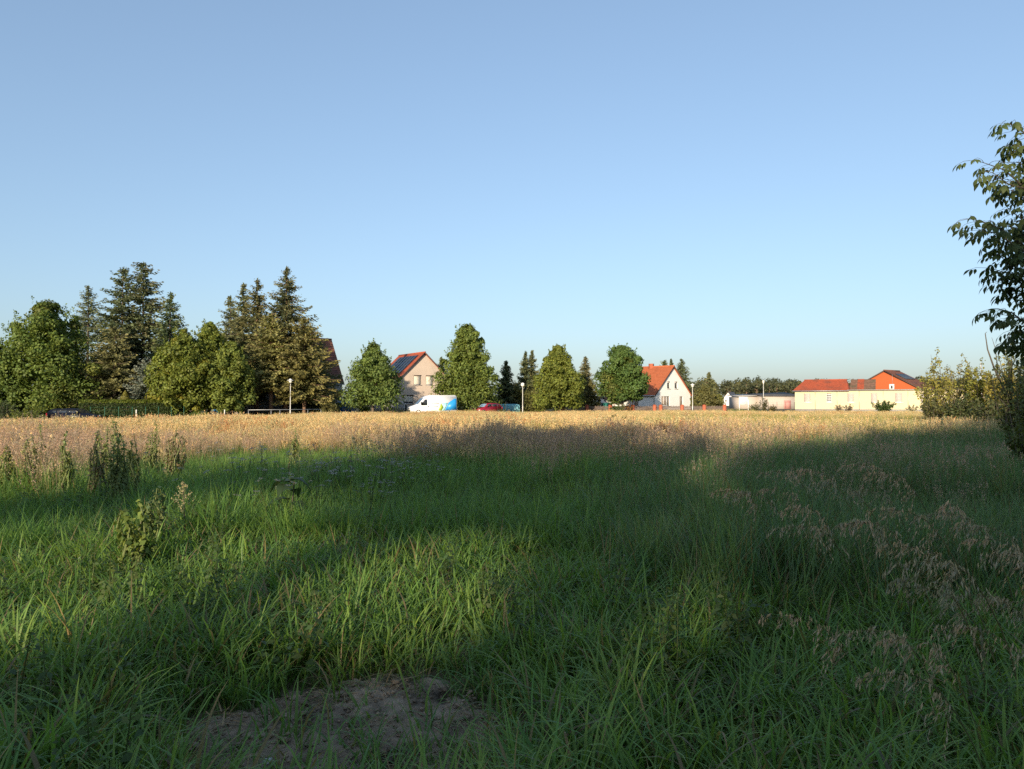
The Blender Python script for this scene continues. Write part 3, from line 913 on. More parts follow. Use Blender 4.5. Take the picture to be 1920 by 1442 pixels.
conifer('spruce_tree', 215, 88, 610, 120, .4, 'olive lit lower spruce standing behind the clipped hedge', 25, (0.122, 0.134, 0.058), whorls=40, sprays=18, tips=(0.235, 0.224, 0.082), p=.6)
conifer('blue_spruce', 276, 86, 668, 80, .3, 'small grey blue spruce behind the clipped hedge', 26, (0.133, 0.167, 0.133), whorls=28, sprays=14, tips=(0.235, 0.254, 0.194), p=.7)
conifer('spruce_tree', 190, 90, 655, 70, .3, 'short brownish spruce close behind the left street tree', 27, (0.143, 0.134, 0.061), whorls=30, sprays=14, tips=(0.265, 0.214, 0.091), p=.6)
broadleaf('lime_tree', 345, 84, 618, 118, 1.2, 'green street tree with a yellowish side in front of the hedge end', 13, G2, nl=100, per=140, accent=(0.244, 0.217, 0.031), pacc=.16)
broadleaf('lime_tree', 392, 87, 604, 110, 1.2, 'taller pointed middle street tree of the pair right of the hedge', 14, G2, nl=90, per=130, prof=[(0, .8), (.3, 1), (.6, .75), (.85, .45), (1, .1)])
broadleaf('lime_tree', 432, 85, 640, 92, 1.1, 'dark sided street tree left of the tall brown trunked firs', 15, G1, nl=90, per=130)
conifer('fir_tree', 431, 97, 553, 90, 3, 'slim fir at the left of the tall fir group by the lamp', 31, SP, whorls=40, sprays=16, tips=SPT, p=.75, gaps=.15, spray=.6)
conifer('fir_tree', 455, 95, 529, 96, 3, 'second thin topped fir from the left in the brown trunked group', 32, SP, whorls=42, sprays=16, tips=(0.184, 0.174, 0.072), p=.8, gaps=.15, spray=.6)
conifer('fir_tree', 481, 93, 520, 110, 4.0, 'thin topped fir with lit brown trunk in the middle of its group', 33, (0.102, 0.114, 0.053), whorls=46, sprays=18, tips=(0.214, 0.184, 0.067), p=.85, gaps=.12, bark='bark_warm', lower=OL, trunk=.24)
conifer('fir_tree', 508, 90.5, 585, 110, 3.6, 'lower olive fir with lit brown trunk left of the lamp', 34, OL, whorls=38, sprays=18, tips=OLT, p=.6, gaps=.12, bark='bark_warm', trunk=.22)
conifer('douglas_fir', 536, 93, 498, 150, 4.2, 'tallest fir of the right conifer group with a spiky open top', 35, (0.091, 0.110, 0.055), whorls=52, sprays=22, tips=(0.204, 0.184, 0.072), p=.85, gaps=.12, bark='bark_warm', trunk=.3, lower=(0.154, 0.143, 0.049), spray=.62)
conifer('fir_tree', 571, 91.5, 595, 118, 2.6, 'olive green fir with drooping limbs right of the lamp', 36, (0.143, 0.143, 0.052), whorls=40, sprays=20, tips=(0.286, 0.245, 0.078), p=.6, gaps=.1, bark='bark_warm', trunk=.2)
conifer('spruce_tree', 600, 99, 640, 80, .8, 'dark spruce in front of the steep brown roof', 37, SP, whorls=34, sprays=16, tips=SPT, p=.7)
broadleaf('yew_shrub', 580, 96, 728, 70, .2, 'dark shaded yew bush behind the pale rail fence', 38, (0.038, 0.059, 0.028), 'shrub', nl=40, per=90, leaf=.22, trunk=.08)
broadleaf('conifer_shrub', 617, 90.5, 752, 34, .1, 'olive juniper bush beside the grey house corner', 39, (0.148, 0.139, 0.049), 'shrub', nl=30, per=70, leaf=.18, trunk=.05)
broadleaf('maple_tree', 699, 95, 644, 106, 1.3, 'round green street tree in front of the beige house', 16, G3, nl=90, per=130, prof=[(0, .85), (.2, 1), (.45, .88), (.7, .6), (.88, .3), (1, .07)])
broadleaf('hornbeam_tree', 876, 100, 608, 118, 1.0, 'tall conical street tree above the white van', 17, G1, nl=130, per=140, prof=[(0, .9), (.15, 1), (.45, .82), (.7, .55), (.9, .36), (1, .16)])
conifer('spruce_tree', 828, 126, 668, 44, 1.5, 'small spruce tip beside the beige gable', 41, SP, whorls=30, sprays=10, tips=SPT)
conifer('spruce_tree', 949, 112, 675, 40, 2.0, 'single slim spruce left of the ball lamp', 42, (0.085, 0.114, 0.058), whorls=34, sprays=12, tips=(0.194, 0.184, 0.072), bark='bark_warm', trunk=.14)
conifer('spruce_tree', 985, 118, 657, 40, 1.0, 'left spruce of the pair behind the ball lamp', 43, (0.091, 0.119, 0.058), whorls=36, sprays=12, tips=(0.194, 0.184, 0.072))
conifer('spruce_tree', 998, 119, 656, 40, 1.0, 'right spruce of the pair behind the ball lamp', 44, (0.091, 0.119, 0.058), whorls=36, sprays=12, tips=(0.194, 0.184, 0.072))
broadleaf('thuja_shrub', 968, 113, 722, 60, .2, 'olive bushes behind the pale blue tarpaulin', 45, (0.131, 0.139, 0.043), 'shrub', nl=50, per=80, leaf=.22, trunk=.06)
broadleaf('thuja_shrub', 1003, 111, 730, 50, .2, 'olive bushes between the ball lamp and the street tree', 46, (0.139, 0.139, 0.043), 'shrub', nl=50, per=80, leaf=.22, trunk=.06)
broadleaf('lime_tree', 1047, 100, 648, 96, 1.0, 'broad street tree right of the ball lamp', 18, G2, nl=110, per=130, prof=[(0, .85), (.2, 1), (.5, .85), (.75, .5), (.9, .28), (1, .1)])
conifer('spruce_tree', 1098, 114, 667, 42, .8, 'spruce with pale brown lower limbs left of the round street tree', 47, (0.102, 0.119, 0.061), whorls=34, sprays=13, tips=(0.224, 0.194, 0.082), lower=(0.194, 0.174, 0.072))
broadleaf('elder_shrub', 1106, 110, 715, 40, .2, 'olive shrub at the foot of the pale limbed spruce', 48, (0.139, 0.139, 0.049), 'shrub', nl=40, per=80, leaf=.2, trunk=.06)
broadleaf('maple_tree', 1167, 103, 648, 92, 2.1, 'rounded street tree in front of the orange roof', 19, G3, nl=110, per=140, prof=[(0, .92), (.12, 1), (.45, .84), (.75, .68), (.9, .5), (1, .2)], accent=(0.157, 0.166, 0.038), pacc=.1)
conifer('spruce_tree', 1246, 150, 675, 30, 3, 'dark tree top showing above the middle of the orange ridge', 51, (0.082, 0.122, 0.052), whorls=30, sprays=8, tips=SPT, p=.5)
conifer('spruce_tree', 1259, 152, 672, 18, 3, 'thin spruce top just left of the white gable peak', 52, SP, whorls=36, sprays=7, tips=(0.122, 0.143, 0.072), p=.8)
conifer('spruce_tree', 1278, 148, 672, 44, 3, 'dark spruce rising behind the right slope of the white gable', 53, SP, whorls=40, sprays=12, tips=(0.122, 0.143, 0.072), p=.8)
conifer('spruce_tree', 1330, 122, 697, 40, .5, 'small pale green spruce right of the white house', 54, (0.112, 0.139, 0.065), whorls=34, sprays=12, tips=(0.224, 0.214, 0.091), bark='bark_warm')
broadleaf('fruit_tree', 1322, 116, 724, 50, .3, 'low olive bush right of the white house', 55, (0.148, 0.148, 0.052), 'shrub', nl=50, per=80, leaf=.22, trunk=.07)
broadleaf('fruit_tree', 1347, 117, 738, 26, .2, 'yellowish bush left of the distant white house', 56, (0.192, 0.182, 0.052), 'shrub', nl=30, per=60, leaf=.2, trunk=.05)

# far pine wood on the right: one mass
rg = np.random.default_rng(60)
m = MB()
for k in range(520):
    px_ = rg.uniform(1150, 1980)
    D = rg.uniform(330, 470)
    x, y = P(px_, D)
    H = (ZP(714 + rg.uniform(-4, 6), D)) * rg.uniform(.9, 1.06)
    if rg.random() < .07:
        H *= 1.13
    m.tube([(x, y, -.5), (x + rg.uniform(-.5, .5), y, H * .8)], [.28, .12], 5, (.22, .14, .09), 1, cap=False)
    zb = H * rg.uniform(.35, .55)
    w = rg.uniform(4.5, 8)
    n = 130
    dr = rdir(rg, n); ctr = np.array([x, y, (zb + H) / 2])
    pos = ctr + dr * (rg.uniform(.45, 1, n) ** .6)[:, None] * np.array([w / 2, w / 2, (H - zb) / 2])
    leaves(m, pos, dr + rdir(rg, n) * .8, rg.uniform(.7, 1.5, n), jitcol(rg, (.062, .072, .035) if rg.random() < .8 else (.10, .105, .04), n, .25), rg)
for k in range(260):
    px_ = rg.uniform(1150, 1980); D = rg.uniform(320, 335); x, y = P(px_, D)
    n = 50; dr = rdir(rg, n); pos = np.array([x, y, 1.5]) + dr * np.array([3, 2, 2.2])
    leaves(m, pos, dr + rdir(rg, n) * .8, rg.uniform(.7, 1.4, n), jitcol(rg, (.07, .08, .03), n, .25), rg)
tag(m.build('pine_wood', [M['needle'], M['bark_warm']]), 'far pine wood with pale trunks along the right horizon', kind='stuff')

# scrubby hedgerow masses far off behind the street (close the horizon)
m = MB()
for k in range(240):
    px_ = rg.uniform(-200, 1240); D = rg.uniform(150, 200); x, y = P(px_, D)
    h = rg.uniform(1.5, 3.6); n = 60; dr = rdir(rg, n); pos = np.array([x, y, h * .45]) + dr * np.array([3, 2, h * .55])
    leaves(m, pos, dr + rdir(rg, n) * .8, rg.uniform(.4, .8, n), jitcol(rg, (.06, .072, .028), n, .25), rg)
tag(m.build('garden_greenery', M['leaf']), 'distant low garden greenery behind the houses', kind='stuff')

# dense wood behind the viewpoint, whose evening shade lies over the near meadow
m = MB()
rg = np.random.default_rng(70)
tips = [(-26, 7.6), (-16, 7.6), (-9, 7.4), (-5.2, 9.4), (-2.5, 14.5), (0, 20), (2.6, 29), (4.6, 25), (6.5, 18.6), (9, 20), (12, 24), (16, 27), (21, 33), (28, 39), (40, 46)]
tpx = np.array([t[0] for t in tips]); tpy = np.array([t[1] for t in tips])
holes = [(-3.8, 6.8, .5, 1.3), (-4.9, 6.2, .45, .9), (-1.05, 5.1, .45, .62), (-3.2, 4.4, .35, .6), (-3.6, 4.7, .35, .5)]
for k in range(12):
    hx = rg.uniform(-6.5, 1.2); hy = rg.uniform(3.4, 9.0)
    if rg.random() < sstep(.2, -2.2, hx):
        holes.append((hx, hy, .35, rg.uniform(.08, .34)))
HA = np.array([cos(SUN_B), -sin(SUN_B), 0]); VA = np.cross(S, HA)
for row, yt in enumerate((-34.0, -39.0)):
    for k in range(27):
        txp = -30 + k * 2.9 + row * 1.4 + rg.uniform(-.6, .6)
        typ = float(np.interp(txp, tpx, tpy)) + rg.uniform(-1.6, .8)
        Lh = (typ - yt) / cos(SUN_B)
        H = .75 + Lh * tan(SUN_E)
        if row:
            H *= .95
        x = txp - Lh * sin(SUN_B)
        lv = MB()
        lobes_crown(lv, rg, H, 5.2, .1, (.09, .12, .03), nl=int(14 + H * 2.5), per=21, leaf=.58, prof=[(0, .9), (.5, 1), (.8, .8), (.93, .55), (1, .3)], lr=.26)
        V = lv.v; keepv, keepc = [], []
        for vv, cc in zip(lv.v, lv.c):
            q = vv.reshape(-1, 4, 3) + np.array([x, yt, 0]); cen = q.mean(1)
            kp = np.ones(len(q), bool)
            for hx, hy, hz, hr in holes:
                w = cen - np.array([hx, hy, hz])
                e_ = ((w @ HA) / (hr + .22)) ** 2 + ((w @ VA) / (hr * .5 + .24)) ** 2
                kp &= ~(e_ < 1)
            q = q[kp]; c4 = cc.reshape(-1, 4, 3)[kp]
            if len(q):
                keepv.append(q.reshape(-1, 3)); keepc.append(c4.reshape(-1, 3))
        V = np.concatenate(keepv); Cc = np.concatenate(keepc)
        m.add(V, np.arange(len(V)).reshape(-1, 4), Cc)
        m.tube([(x, yt, -.2), (x, yt, H * .7)], [.2, .06], 5, (1, 1, 1), 1, cap=False)
tag(m.build('woodland', [M['leaf'], M['bark']]), 'dense leafy wood behind the viewpoint casting the long evening shade', kind='stuff')

# clipped hedge, topiary, fence posts
D6 = 80.0
xa, ya = P(150, 78); xb, yb = P(352, 84)
Lh = math.hypot(xb - xa, yb - ya); yaw = math.atan2(yb - ya, xb - xa)
g0 = float(gz(xa, ya))
Hh_ = ZP(751, 81) - g0
rg = np.random.default_rng(80)


def hedge(name, loc, yaw, L_, T_, H_, label, colr, topc, n):
    root = thing(name, loc, yaw, label, 'hedge')
    m = MB()
    u = rg.random((n, 3))
    face = rg.random(n)
    pos = np.stack([u[:, 0] * L_, u[:, 1] * T_, u[:, 2] * H_], 1); nor = np.zeros((n, 3))
    f1 = face < .55; pos[f1, 1] = rg.normal(0, .05, f1.sum()); nor[f1] = (0, -1, 0)
    f2 = (face >= .55) & (face < .85); pos[f2, 2] = H_ + rg.normal(0, .04, f2.sum()); nor[f2] = (0, 0, 1)
    f3 = (face >= .85) & (face < .9); pos[f3, 0] = 0; nor[f3] = (-1, 0, 0)
    f4 = (face >= .9) & (face < .95); pos[f4, 0] = L_; nor[f4] = (1, 0, 0)
    f5 = face >= .95; pos[f5, 1] = T_; nor[f5] = (0, 1, 0)
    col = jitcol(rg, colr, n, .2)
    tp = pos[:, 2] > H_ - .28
    col[tp] = jitcol(rg, topc, int(tp.sum()), .15)  # lighter, yellower leaf colour along the top band
    leaves(m, pos, nor + rdir(rg, n) * .7, rg.uniform(.14, .26, n), col, rg)
    m.build('foliage', M['leaf'], root)
    m = MB(); m.box(.08, L_ - .08, .1, T_ - .08, -.1, H_ - .12, (.02, .025, .012)); m.build('branches', M['twig'], root)
    return root


hedge('clipped_hedge', (xa, ya, g0), yaw, Lh, 1.2, Hh_, 'long clipped green hedge with a lighter green top behind the black car', (.05, .072, .018), (.13, .155, .02), 9000)
x, y = P(235, 84)
g0 = float(gz(x, y))
r = thing('cone_topiary', (x, y, g0), 0, 'yellow green clipped cone rising above the hedge', 'topiary')
m = MB(); n = 2600
Ht = ZP(732.5, 84) - g0; zlo = ZP(756, 84) - g0 - .8
t = rg.random(n) ** .6; a = rg.uniform(0, 6.28, n); Rt = 28 / F * 84 / 2 * 1.15
rad = Rt * (t ** .75) * 1.0
pos = np.stack([rad * np.cos(a), rad * np.sin(a), Ht - t * (Ht - zlo)], 1)
leaves(m, pos, np.stack([np.cos(a), np.sin(a), np.full(n, .5)], 1) + rdir(rg, n) * .5, rg.uniform(.1, .2, n), jitcol(rg, (.165, .155, .03), n, .15), rg)
m.build('foliage', M['leaf'], r)
m = MB(); m.tube([(0, 0, 0), (0, 0, Ht * .8)], .08, 6); m.build('trunk', M['bark'], r)


def wire_fence(name, A_, B_, n, h, label, pm='green_metal', wires=4, rad=.03):
    A_, B_ = np.array(A_), np.array(B_)
    root = thing(name, (A_[0], A_[1], float(gz(*A_))), 0, label, 'fence')
    for k in range(n):
        q = (B_ - A_) * k / (n - 1)
        m = MB(); m.tube([(q[0], q[1], -.2), (q[0], q[1], h)], rad, 5); m.build('post', M[pm], root)
    dz = float(gz(*B_)) - float(gz(*A_))
    for k in range(wires):
        z = h * (.25 + .72 * k / (wires - 1)); q = B_ - A_
        m = MB(); m.tube([(0, 0, z), (q[0], q[1], z + dz)], .006, 3); m.build('wire', M[pm], root)
    return root


wire_fence('wire_fence', P(170, 76), P(345, 82), 8, 1.55, 'thin green wire fence along the clipped hedge')
wire_fence('wire_fence', P(1425, 128), P(1490, 121), 5, 1.6, 'dark wire fence with thin posts beside the yellow building', 'dark_metal')
for px_, pyt, D, lab in ((256, 768, 72, 'short grey marker post in front of the hedge'), (421.5, 768, 78, 'short white marker post under the street trees'), (665.5, 757, 100, 'pale thin post beside the blue stack')):
    x, y = P(px_, D); g = float(gz(x, y)); h = ZP(pyt, D) - g
    m = MB(); m.lathe([(.0, -.2), (.06, -.2), (.06, h - .03), (.03, h), (0, h)], 0, 0, 8)
    tag(m.build('marker_post', M['pale_metal'], loc=(x, y, g)), lab, 'post')

# pale tube rail in front of the firs
xa, ya = P(466, 83); xb, yb = P(602, 88)
g0 = float(gz(xa, ya)); dz = float(gz(xb, yb)) - g0
zr = ZP(768.5, 84) - g0
zr2 = ZP(767.5, 88) - float(gz(xb, yb))
r = thing('tube_rail', (xa, ya, g0), 0, 'pale metal tube rail fence before the brown trunked firs', 'railing')
m = MB(); m.tube([(0, 0, zr), (xb - xa, yb - ya, dz + zr2)], .032, 6); m.build('rail', M['metal'], r)
for k in (0, .3, .42, .81, 1.0):
    m = MB(); m.tube([((xb - xa) * k, (yb - ya) * k, dz * k - .2), ((xb - xa) * k, (yb - ya) * k, dz * k + zr + (zr2 - zr) * k)], .03, 6); m.build('post', M['metal'], r)

# fence with brick pillars
pil = [1055, 1100.5, 1144, 1186, 1227, 1238.5, 1278.5, 1320, 1358]
r = None
pts = [P(p_, 104 + (p_ - 1055) * .012) for p_ in pil]
r = thing('pillar_fence', (*pts[0], 0), 0, 'low fence of red brick pillars and weathered pickets before the white house', 'fence')
o0 = np.array(pts[0])
for k, p_ in enumerate(pts):
    q = np.array(p_) - o0
    m = MB(); m.box(q[0] - .23, q[0] + .23, q[1] - .23, q[1] + .23, -.2, 1.12); pl = m.build('pillar', M['brick'], r)
    m = MB(); m.add([(q[0] - .28, q[1] - .28, 1.122), (q[0] + .28, q[1] - .28, 1.122), (q[0] + .28, q[1] + .28, 1.122), (q[0] - .28, q[1] + .28, 1.122), (q[0], q[1], 1.24)],
                    [(0, 1, 4), (1, 2, 4), (2, 3, 4), (3, 0, 4), (3, 2, 1, 0)]); m.build('cap', M['brick'], pl)
for k in range(len(pts) - 1):
    a, b = np.array(pts[k]) - o0, np.array(pts[k + 1]) - o0
    dd = (b - a) / np.linalg.norm(b - a); a = a + dd * .24; b = b - dd * .24
    Lp = np.linalg.norm(b - a)
    m = MB(); np_ = int(Lp / .13)
    for q in range(np_):
        c = a + dd * (q + .5) * Lp / np_
        m.box(c[0] - .045, c[0] + .045, c[1] - .012, c[1] + .012, .1, 1.0 + .05 * sin(q * 2.1))
    tag(m.build('picket_panel', M['picket'], r), kind='stuff')
    for z in (.3, .82):
        m = MB(); v0 = a + np.array([0, .035]); v1 = b + np.array([0, .035])
        m.tube([(*v0, z), (*v1, z)], .03, 4); m.build('rail', M['picket'], r)


# ------------------------------------------------------------------ street lamps, sign, bins
def lamp(px, D, top, label, kind):
    x, y = P(px, D); g = float(gz(x, y)); H = ZP(top, D) - g
    r = thing('street_lamp', (x, y, g), 0, label, 'street lamp', 'street lamps along the village road')
    m = MB(); m.tube([(0, 0, -.2), (0, 0, 1.0), (0, 0, 1.02), (0, 0, H - .5)], [.075, .07, .05, .04], 8); m.build('pole', M['pale_metal'], r)
    if kind == 'hat':
        m = MB(); m.lathe([(.05, H - .5), (.16, H - .42), (.2, H - .28), (.14, H - .17), (0, H - .17)], 0, 0, 12); m.build('lamp_globe', M['lamp_globe'], r, True)
        m = MB(); m.lathe([(0, H + .03), (.1, H), (.14, H - .1), (.40, H - .16), (.40, H - .19), (0, H - .165)], 0, 0, 14); m.build('lamp_shade', M['white'], r, True)
    elif kind == 'ball':
        a = np.linspace(-pi / 2, pi / 2, 9)
        m = MB(); m.lathe([(.25 * cos(t) + .001, H - .28 + .25 * sin(t)) for t in a], 0, 0, 14); m.build('lamp_globe', M['lamp_globe'], r, True)
        m = MB(); m.lathe([(0, H + .02), (.12, H + .01), (.24, H - .12), (.26, H - .2), (.24, H - .2)], 0, 0, 12); m.build('lamp_shade', M['white'], r, True)
    else:
        m = MB(); m.lathe([(.07, H - .6), (.12, H - .55), (.19, H - .1), (.19, H - .08), (0, H - .08)], 0, 0, 12); m.build('lamp_globe', M['lamp_globe'], r, True)
        m = MB(); m.lathe([(0, H), (.15, H - .02), (.22, H - .078), (0, H - .079)], 0, 0, 12); m.build('lamp_shade', M['metal'], r, True)
    return r


lamp(544.5, 87, 710.5, 'slim street lamp with flat hat shade before the firs', 'hat')
lamp(980, 101, 718, 'street lamp with white ball head before the spruce pair', 'ball')
lamp(1298.5, 106, 719.5, 'slim street lamp with flat hat shade before the white gable', 'hat')
lamp(1431.5, 118, 712.5, 'cream street lamp with tapered lantern before the pine wood', 'cup')
x, y = P(1840, 60)
m = MB(); m.tube([(0, 0, -.2), (0, 0, ZP(680, 60))], [.05, .03], 6)
tag(m.build('thin_pole', M['pale_metal'], loc=(x, y, 0)), 'thin pale pole sticking out of the yellowish shrubs at the right', 'pole')
x, y = P(948.6, 98)
m = MB(); m.tube([(0, 0, -.2), (0, 0, ZP(753, 98))], .035, 6)
tag(m.build('dark_post', M['dark_metal'], loc=(x, y, 0)), 'thin dark post in front of the pale blue tarpaulin', 'post')

x, y = P(1394.5, 118)
r = thing('notice_board', (x, y, 0), R(-8), 'white notice board on two posts in front of the cream shed', 'sign')
zb_, zt_ = ZP(759.5, 118), ZP(744.2, 118)
m = MB(); m.box(-.62, .62, -.03, .02, zb_, zt_); m.build('board', M['white'], r)
for xx, top in ((-.7, zt_ + .02), (.7, zt_ - .45)):
    m = MB(); m.box(xx - .06, xx + .06, -.06, .06, -.2, top); m.build('post', M['white'], r)
for k, (w0, w1, zf) in enumerate(((-.1, .45, .62), (-.35, .3, .5), (-.2, .5, .4), (-.4, .1, .3))):
    m = MB(); z = zb_ + (zt_ - zb_) * zf; m.box(w0, w1, -.036, -.0305, z, z + .045); m.build('printed_line', M['print_grey'], r)
x, y = P(1079.5, 102)
r = thing('small_blue_sign', (x, y, 0), 0, 'small white edged blue sign on a post before the picket fence', 'sign')
m = MB(); m.tube([(0, .03, -.2), (0, .03, ZP(755.5, 102))], .03, 5); m.build('post', M['white'], r)
m = MB(); m.box(.04, .5, 0, .02, ZP(766, 102), ZP(758, 102)); m.build('panel', M['blue'], r)

x, y = P(652, 104)
r = thing('blue_stack', (x, y, 0), R(8), 'stack covered by blue tarpaulin right of the grey house corner', 'stack')
for k in range(4):
    m = MB(); z = .25 + k * .36; o_ = .12 * ((k * 7) % 3 - 1)
    n_ = 10; xs = np.linspace(-1.15 + o_, 1.05 + o_, n_)
    v = []
    for xx in xs:
        j = rg.uniform(-.04, .04)
        v += [(xx, -.8 + j, z), (xx, -.85 + j, z + .2), (xx, -.6, z + .31 + j), (xx, .8, z + .31), (xx, .8, z)]
    f = []
    for q in range(n_ - 1):
        for e_ in range(5):
            f.append((q * 5 + e_, q * 5 + (e_ + 1) % 5, (q + 1) * 5 + (e_ + 1) % 5, (q + 1) * 5 + e_)[::-1])
    f += [(0, 1, 2, 3, 4), tuple((n_ - 1) * 5 + q for q in (4, 3, 2, 1, 0))]
    m.add(v, f); m.build('tarpaulin_fold', M['blue_pale'] if k == 3 else M['blue'], r)

for px_, D, lab, mt in ((405, 86, 'blue lidded bin under the dark sided street tree', 'blue'), (1138, 112, 'dark green container before the white annex', 'teal')):
    x, y = P(px_, D); g = float(gz(x, y)); s_ = 1.3 if mt == 'teal' else 1
    r = thing('refuse_bin' if mt == 'blue' else 'garden_container', (x, y, g), R(10), lab, 'bin' if mt == 'blue' else 'container')
    w = .42 if mt == 'blue' else .8
    m = MB(); m.add([(-w + .06, -.3, .06), (w - .06, -.3, .06), (w - .06, .3, .06), (-w + .06, .3, .06), (-w, -.36, 1.05 * s_), (w, -.36, 1.05 * s_), (w, .36, 1.05 * s_), (-w, .36, 1.05 * s_)],
                    [(0, 1, 5, 4), (1, 2, 6, 5), (2, 3, 7, 6), (3, 0, 4, 7), (3, 2, 1, 0), (4, 5, 6, 7)]); m.build('body', M[mt], r)
    m = MB(); m.box(-w - .03, w + .03, -.4, .38, 1.052 * s_, 1.12 * s_); m.build('lid', M[mt], r)

# pale blue tarpaulin covered pool/trailer
x, y = P(955, 109)
r = thing('tarpaulin_cover', (x, y, 0), R(6), 'pale blue tarpaulin cover behind the dark red car', 'cover')
m = MB(); n_ = 26; W2 = 37 / F * 109 / 2
zt = ZP(757.5, 109)
prof = [(0, -.1), (-.1, .1), (-.06, zt - .18), (.1, zt - .03), (.45, zt)]
v = []
for k in range(n_):
    xx = -W2 + 2 * W2 * k / (n_ - 1)
    e_ = 1 - .12 * (abs(xx / W2) ** 8)
    for (yy, zz) in prof:
        j = .05 * sin(k * 2.3) * (1 if 0 < zz < zt - .1 else .2)
        v.append((xx, -.9 + yy + j, zz * e_))
    for (yy, zz) in prof[::-1]:
        v.append((xx, .9 - yy, zz * e_))
npf = 2 * len(prof)
f = []
for k in range(n_ - 1):
    for e_ in range(npf):
        f.append((k * npf + e_, (k + 1) * npf + e_, (k + 1) * npf + (e_ + 1) % npf, k * npf + (e_ + 1) % npf))
f += [tuple(range(npf)), tuple((n_ - 1) * npf + q for q in range(npf))[::-1]]
m.add(v, f); m.build('tarpaulin', M['pool_blue'], r)
for k in range(6):
    m = MB(); xx = -W2 + 2 * W2 * (k + .5) / 6; m.tube([(xx, -1.02, 0), (xx, -1.02, zt - .2)], .025, 5); m.build('support', M['metal'], r)


# ------------------------------------------------------------------ vehicles (nose towards -x, camera side -y)
def extr(mb, prof, half, mat=0, inset=.0):
    """side outline extruded across the width; half(z) gives the half width"""
    n = len(prof)
    a = [(x, -half(z), z) for x, z in prof]; b = [(x, half(z), z) for x, z in prof]
    f = [tuple(range(n)), tuple(range(2 * n - 1, n - 1, -1))]
    for k in range(n):
        q = (k + 1) % n
        f.append((k, k + n, q + n, q))
    mb.add(a + b, f, mat=mat)


def rounded(pts, r=.08, seg=3):
    out = []
    n = len(pts)
    for k in range(n):
        p0, p1, p2 = (np.array(pts[(k + q) % n], float) for q in (-1, 0, 1))
        d0, d2 = p0 - p1, p2 - p1
        l0, l2 = np.linalg.norm(d0), np.linalg.norm(d2)
        rr_ = min(r, l0 * .45, l2 * .45)
        a, b = p1 + d0 / l0 * rr_, p1 + d2 / l2 * rr_
        for t in np.linspace(0, 1, seg + 1):
            out.append(tuple((1 - t) ** 2 * a + 2 * t * (1 - t) * p1 + t * t * b))
    return out


def side_poly(root, name, poly, half, mt, off=.012, sides=(-1, 1), thick=.01):
    for s in sides:
        m = MB(); n = len(poly)
        a = [(x, s * (half(z) + off), z) for x, z in poly]; b = [(x, s * (half(z) + off - thick), z) for x, z in poly]
        f = [tuple(range(n)) if s < 0 else tuple(range(n - 1, -1, -1))]
        for k in range(n):
            q = (k + 1) % n
            f.append((k, k + n, q + n, q))
        m.add(a + b, f); m.build(name, M[mt], root)


def wheel(root, x, y, r_, s):
    w = thing_part('wheel', (x, y, r_), root)
    a = np.linspace(0, 2 * pi, 21)[:-1]
    m = MB()
    prof = [(r_ * .62, -.09), (r_ * .95, -.1), (r_, -.06), (r_, .06), (r_ * .95, .1), (r_ * .62, .09)]
    v = [(q * cos(t), yy, q * sin(t)) for q, yy in prof for t in a]
    n = 20
    f = np.array([(i * n + k, i * n + (k + 1) % n, (i + 1) * n + (k + 1) % n, (i + 1) * n + k) for i in range(5) for k in range(n)])
    m.add(v, f); m.build('tyre', M['tyre'], w)
    m = MB()
    v = [(r_ * .62 * cos(t), s * .07, r_ * .62 * sin(t)) for t in a] + [(0, s * .045, 0)]
    m.add(v, [(k, (k + 1) % n, n) if s < 0 else ((k + 1) % n, k, n) for k in range(n)]); m.build('rim', M['rim'], w)


def thing_part(name, loc, root):
    o = bpy.data.objects.new(name, None); COL.objects.link(o); o.parent = root; o.location = loc
    return o


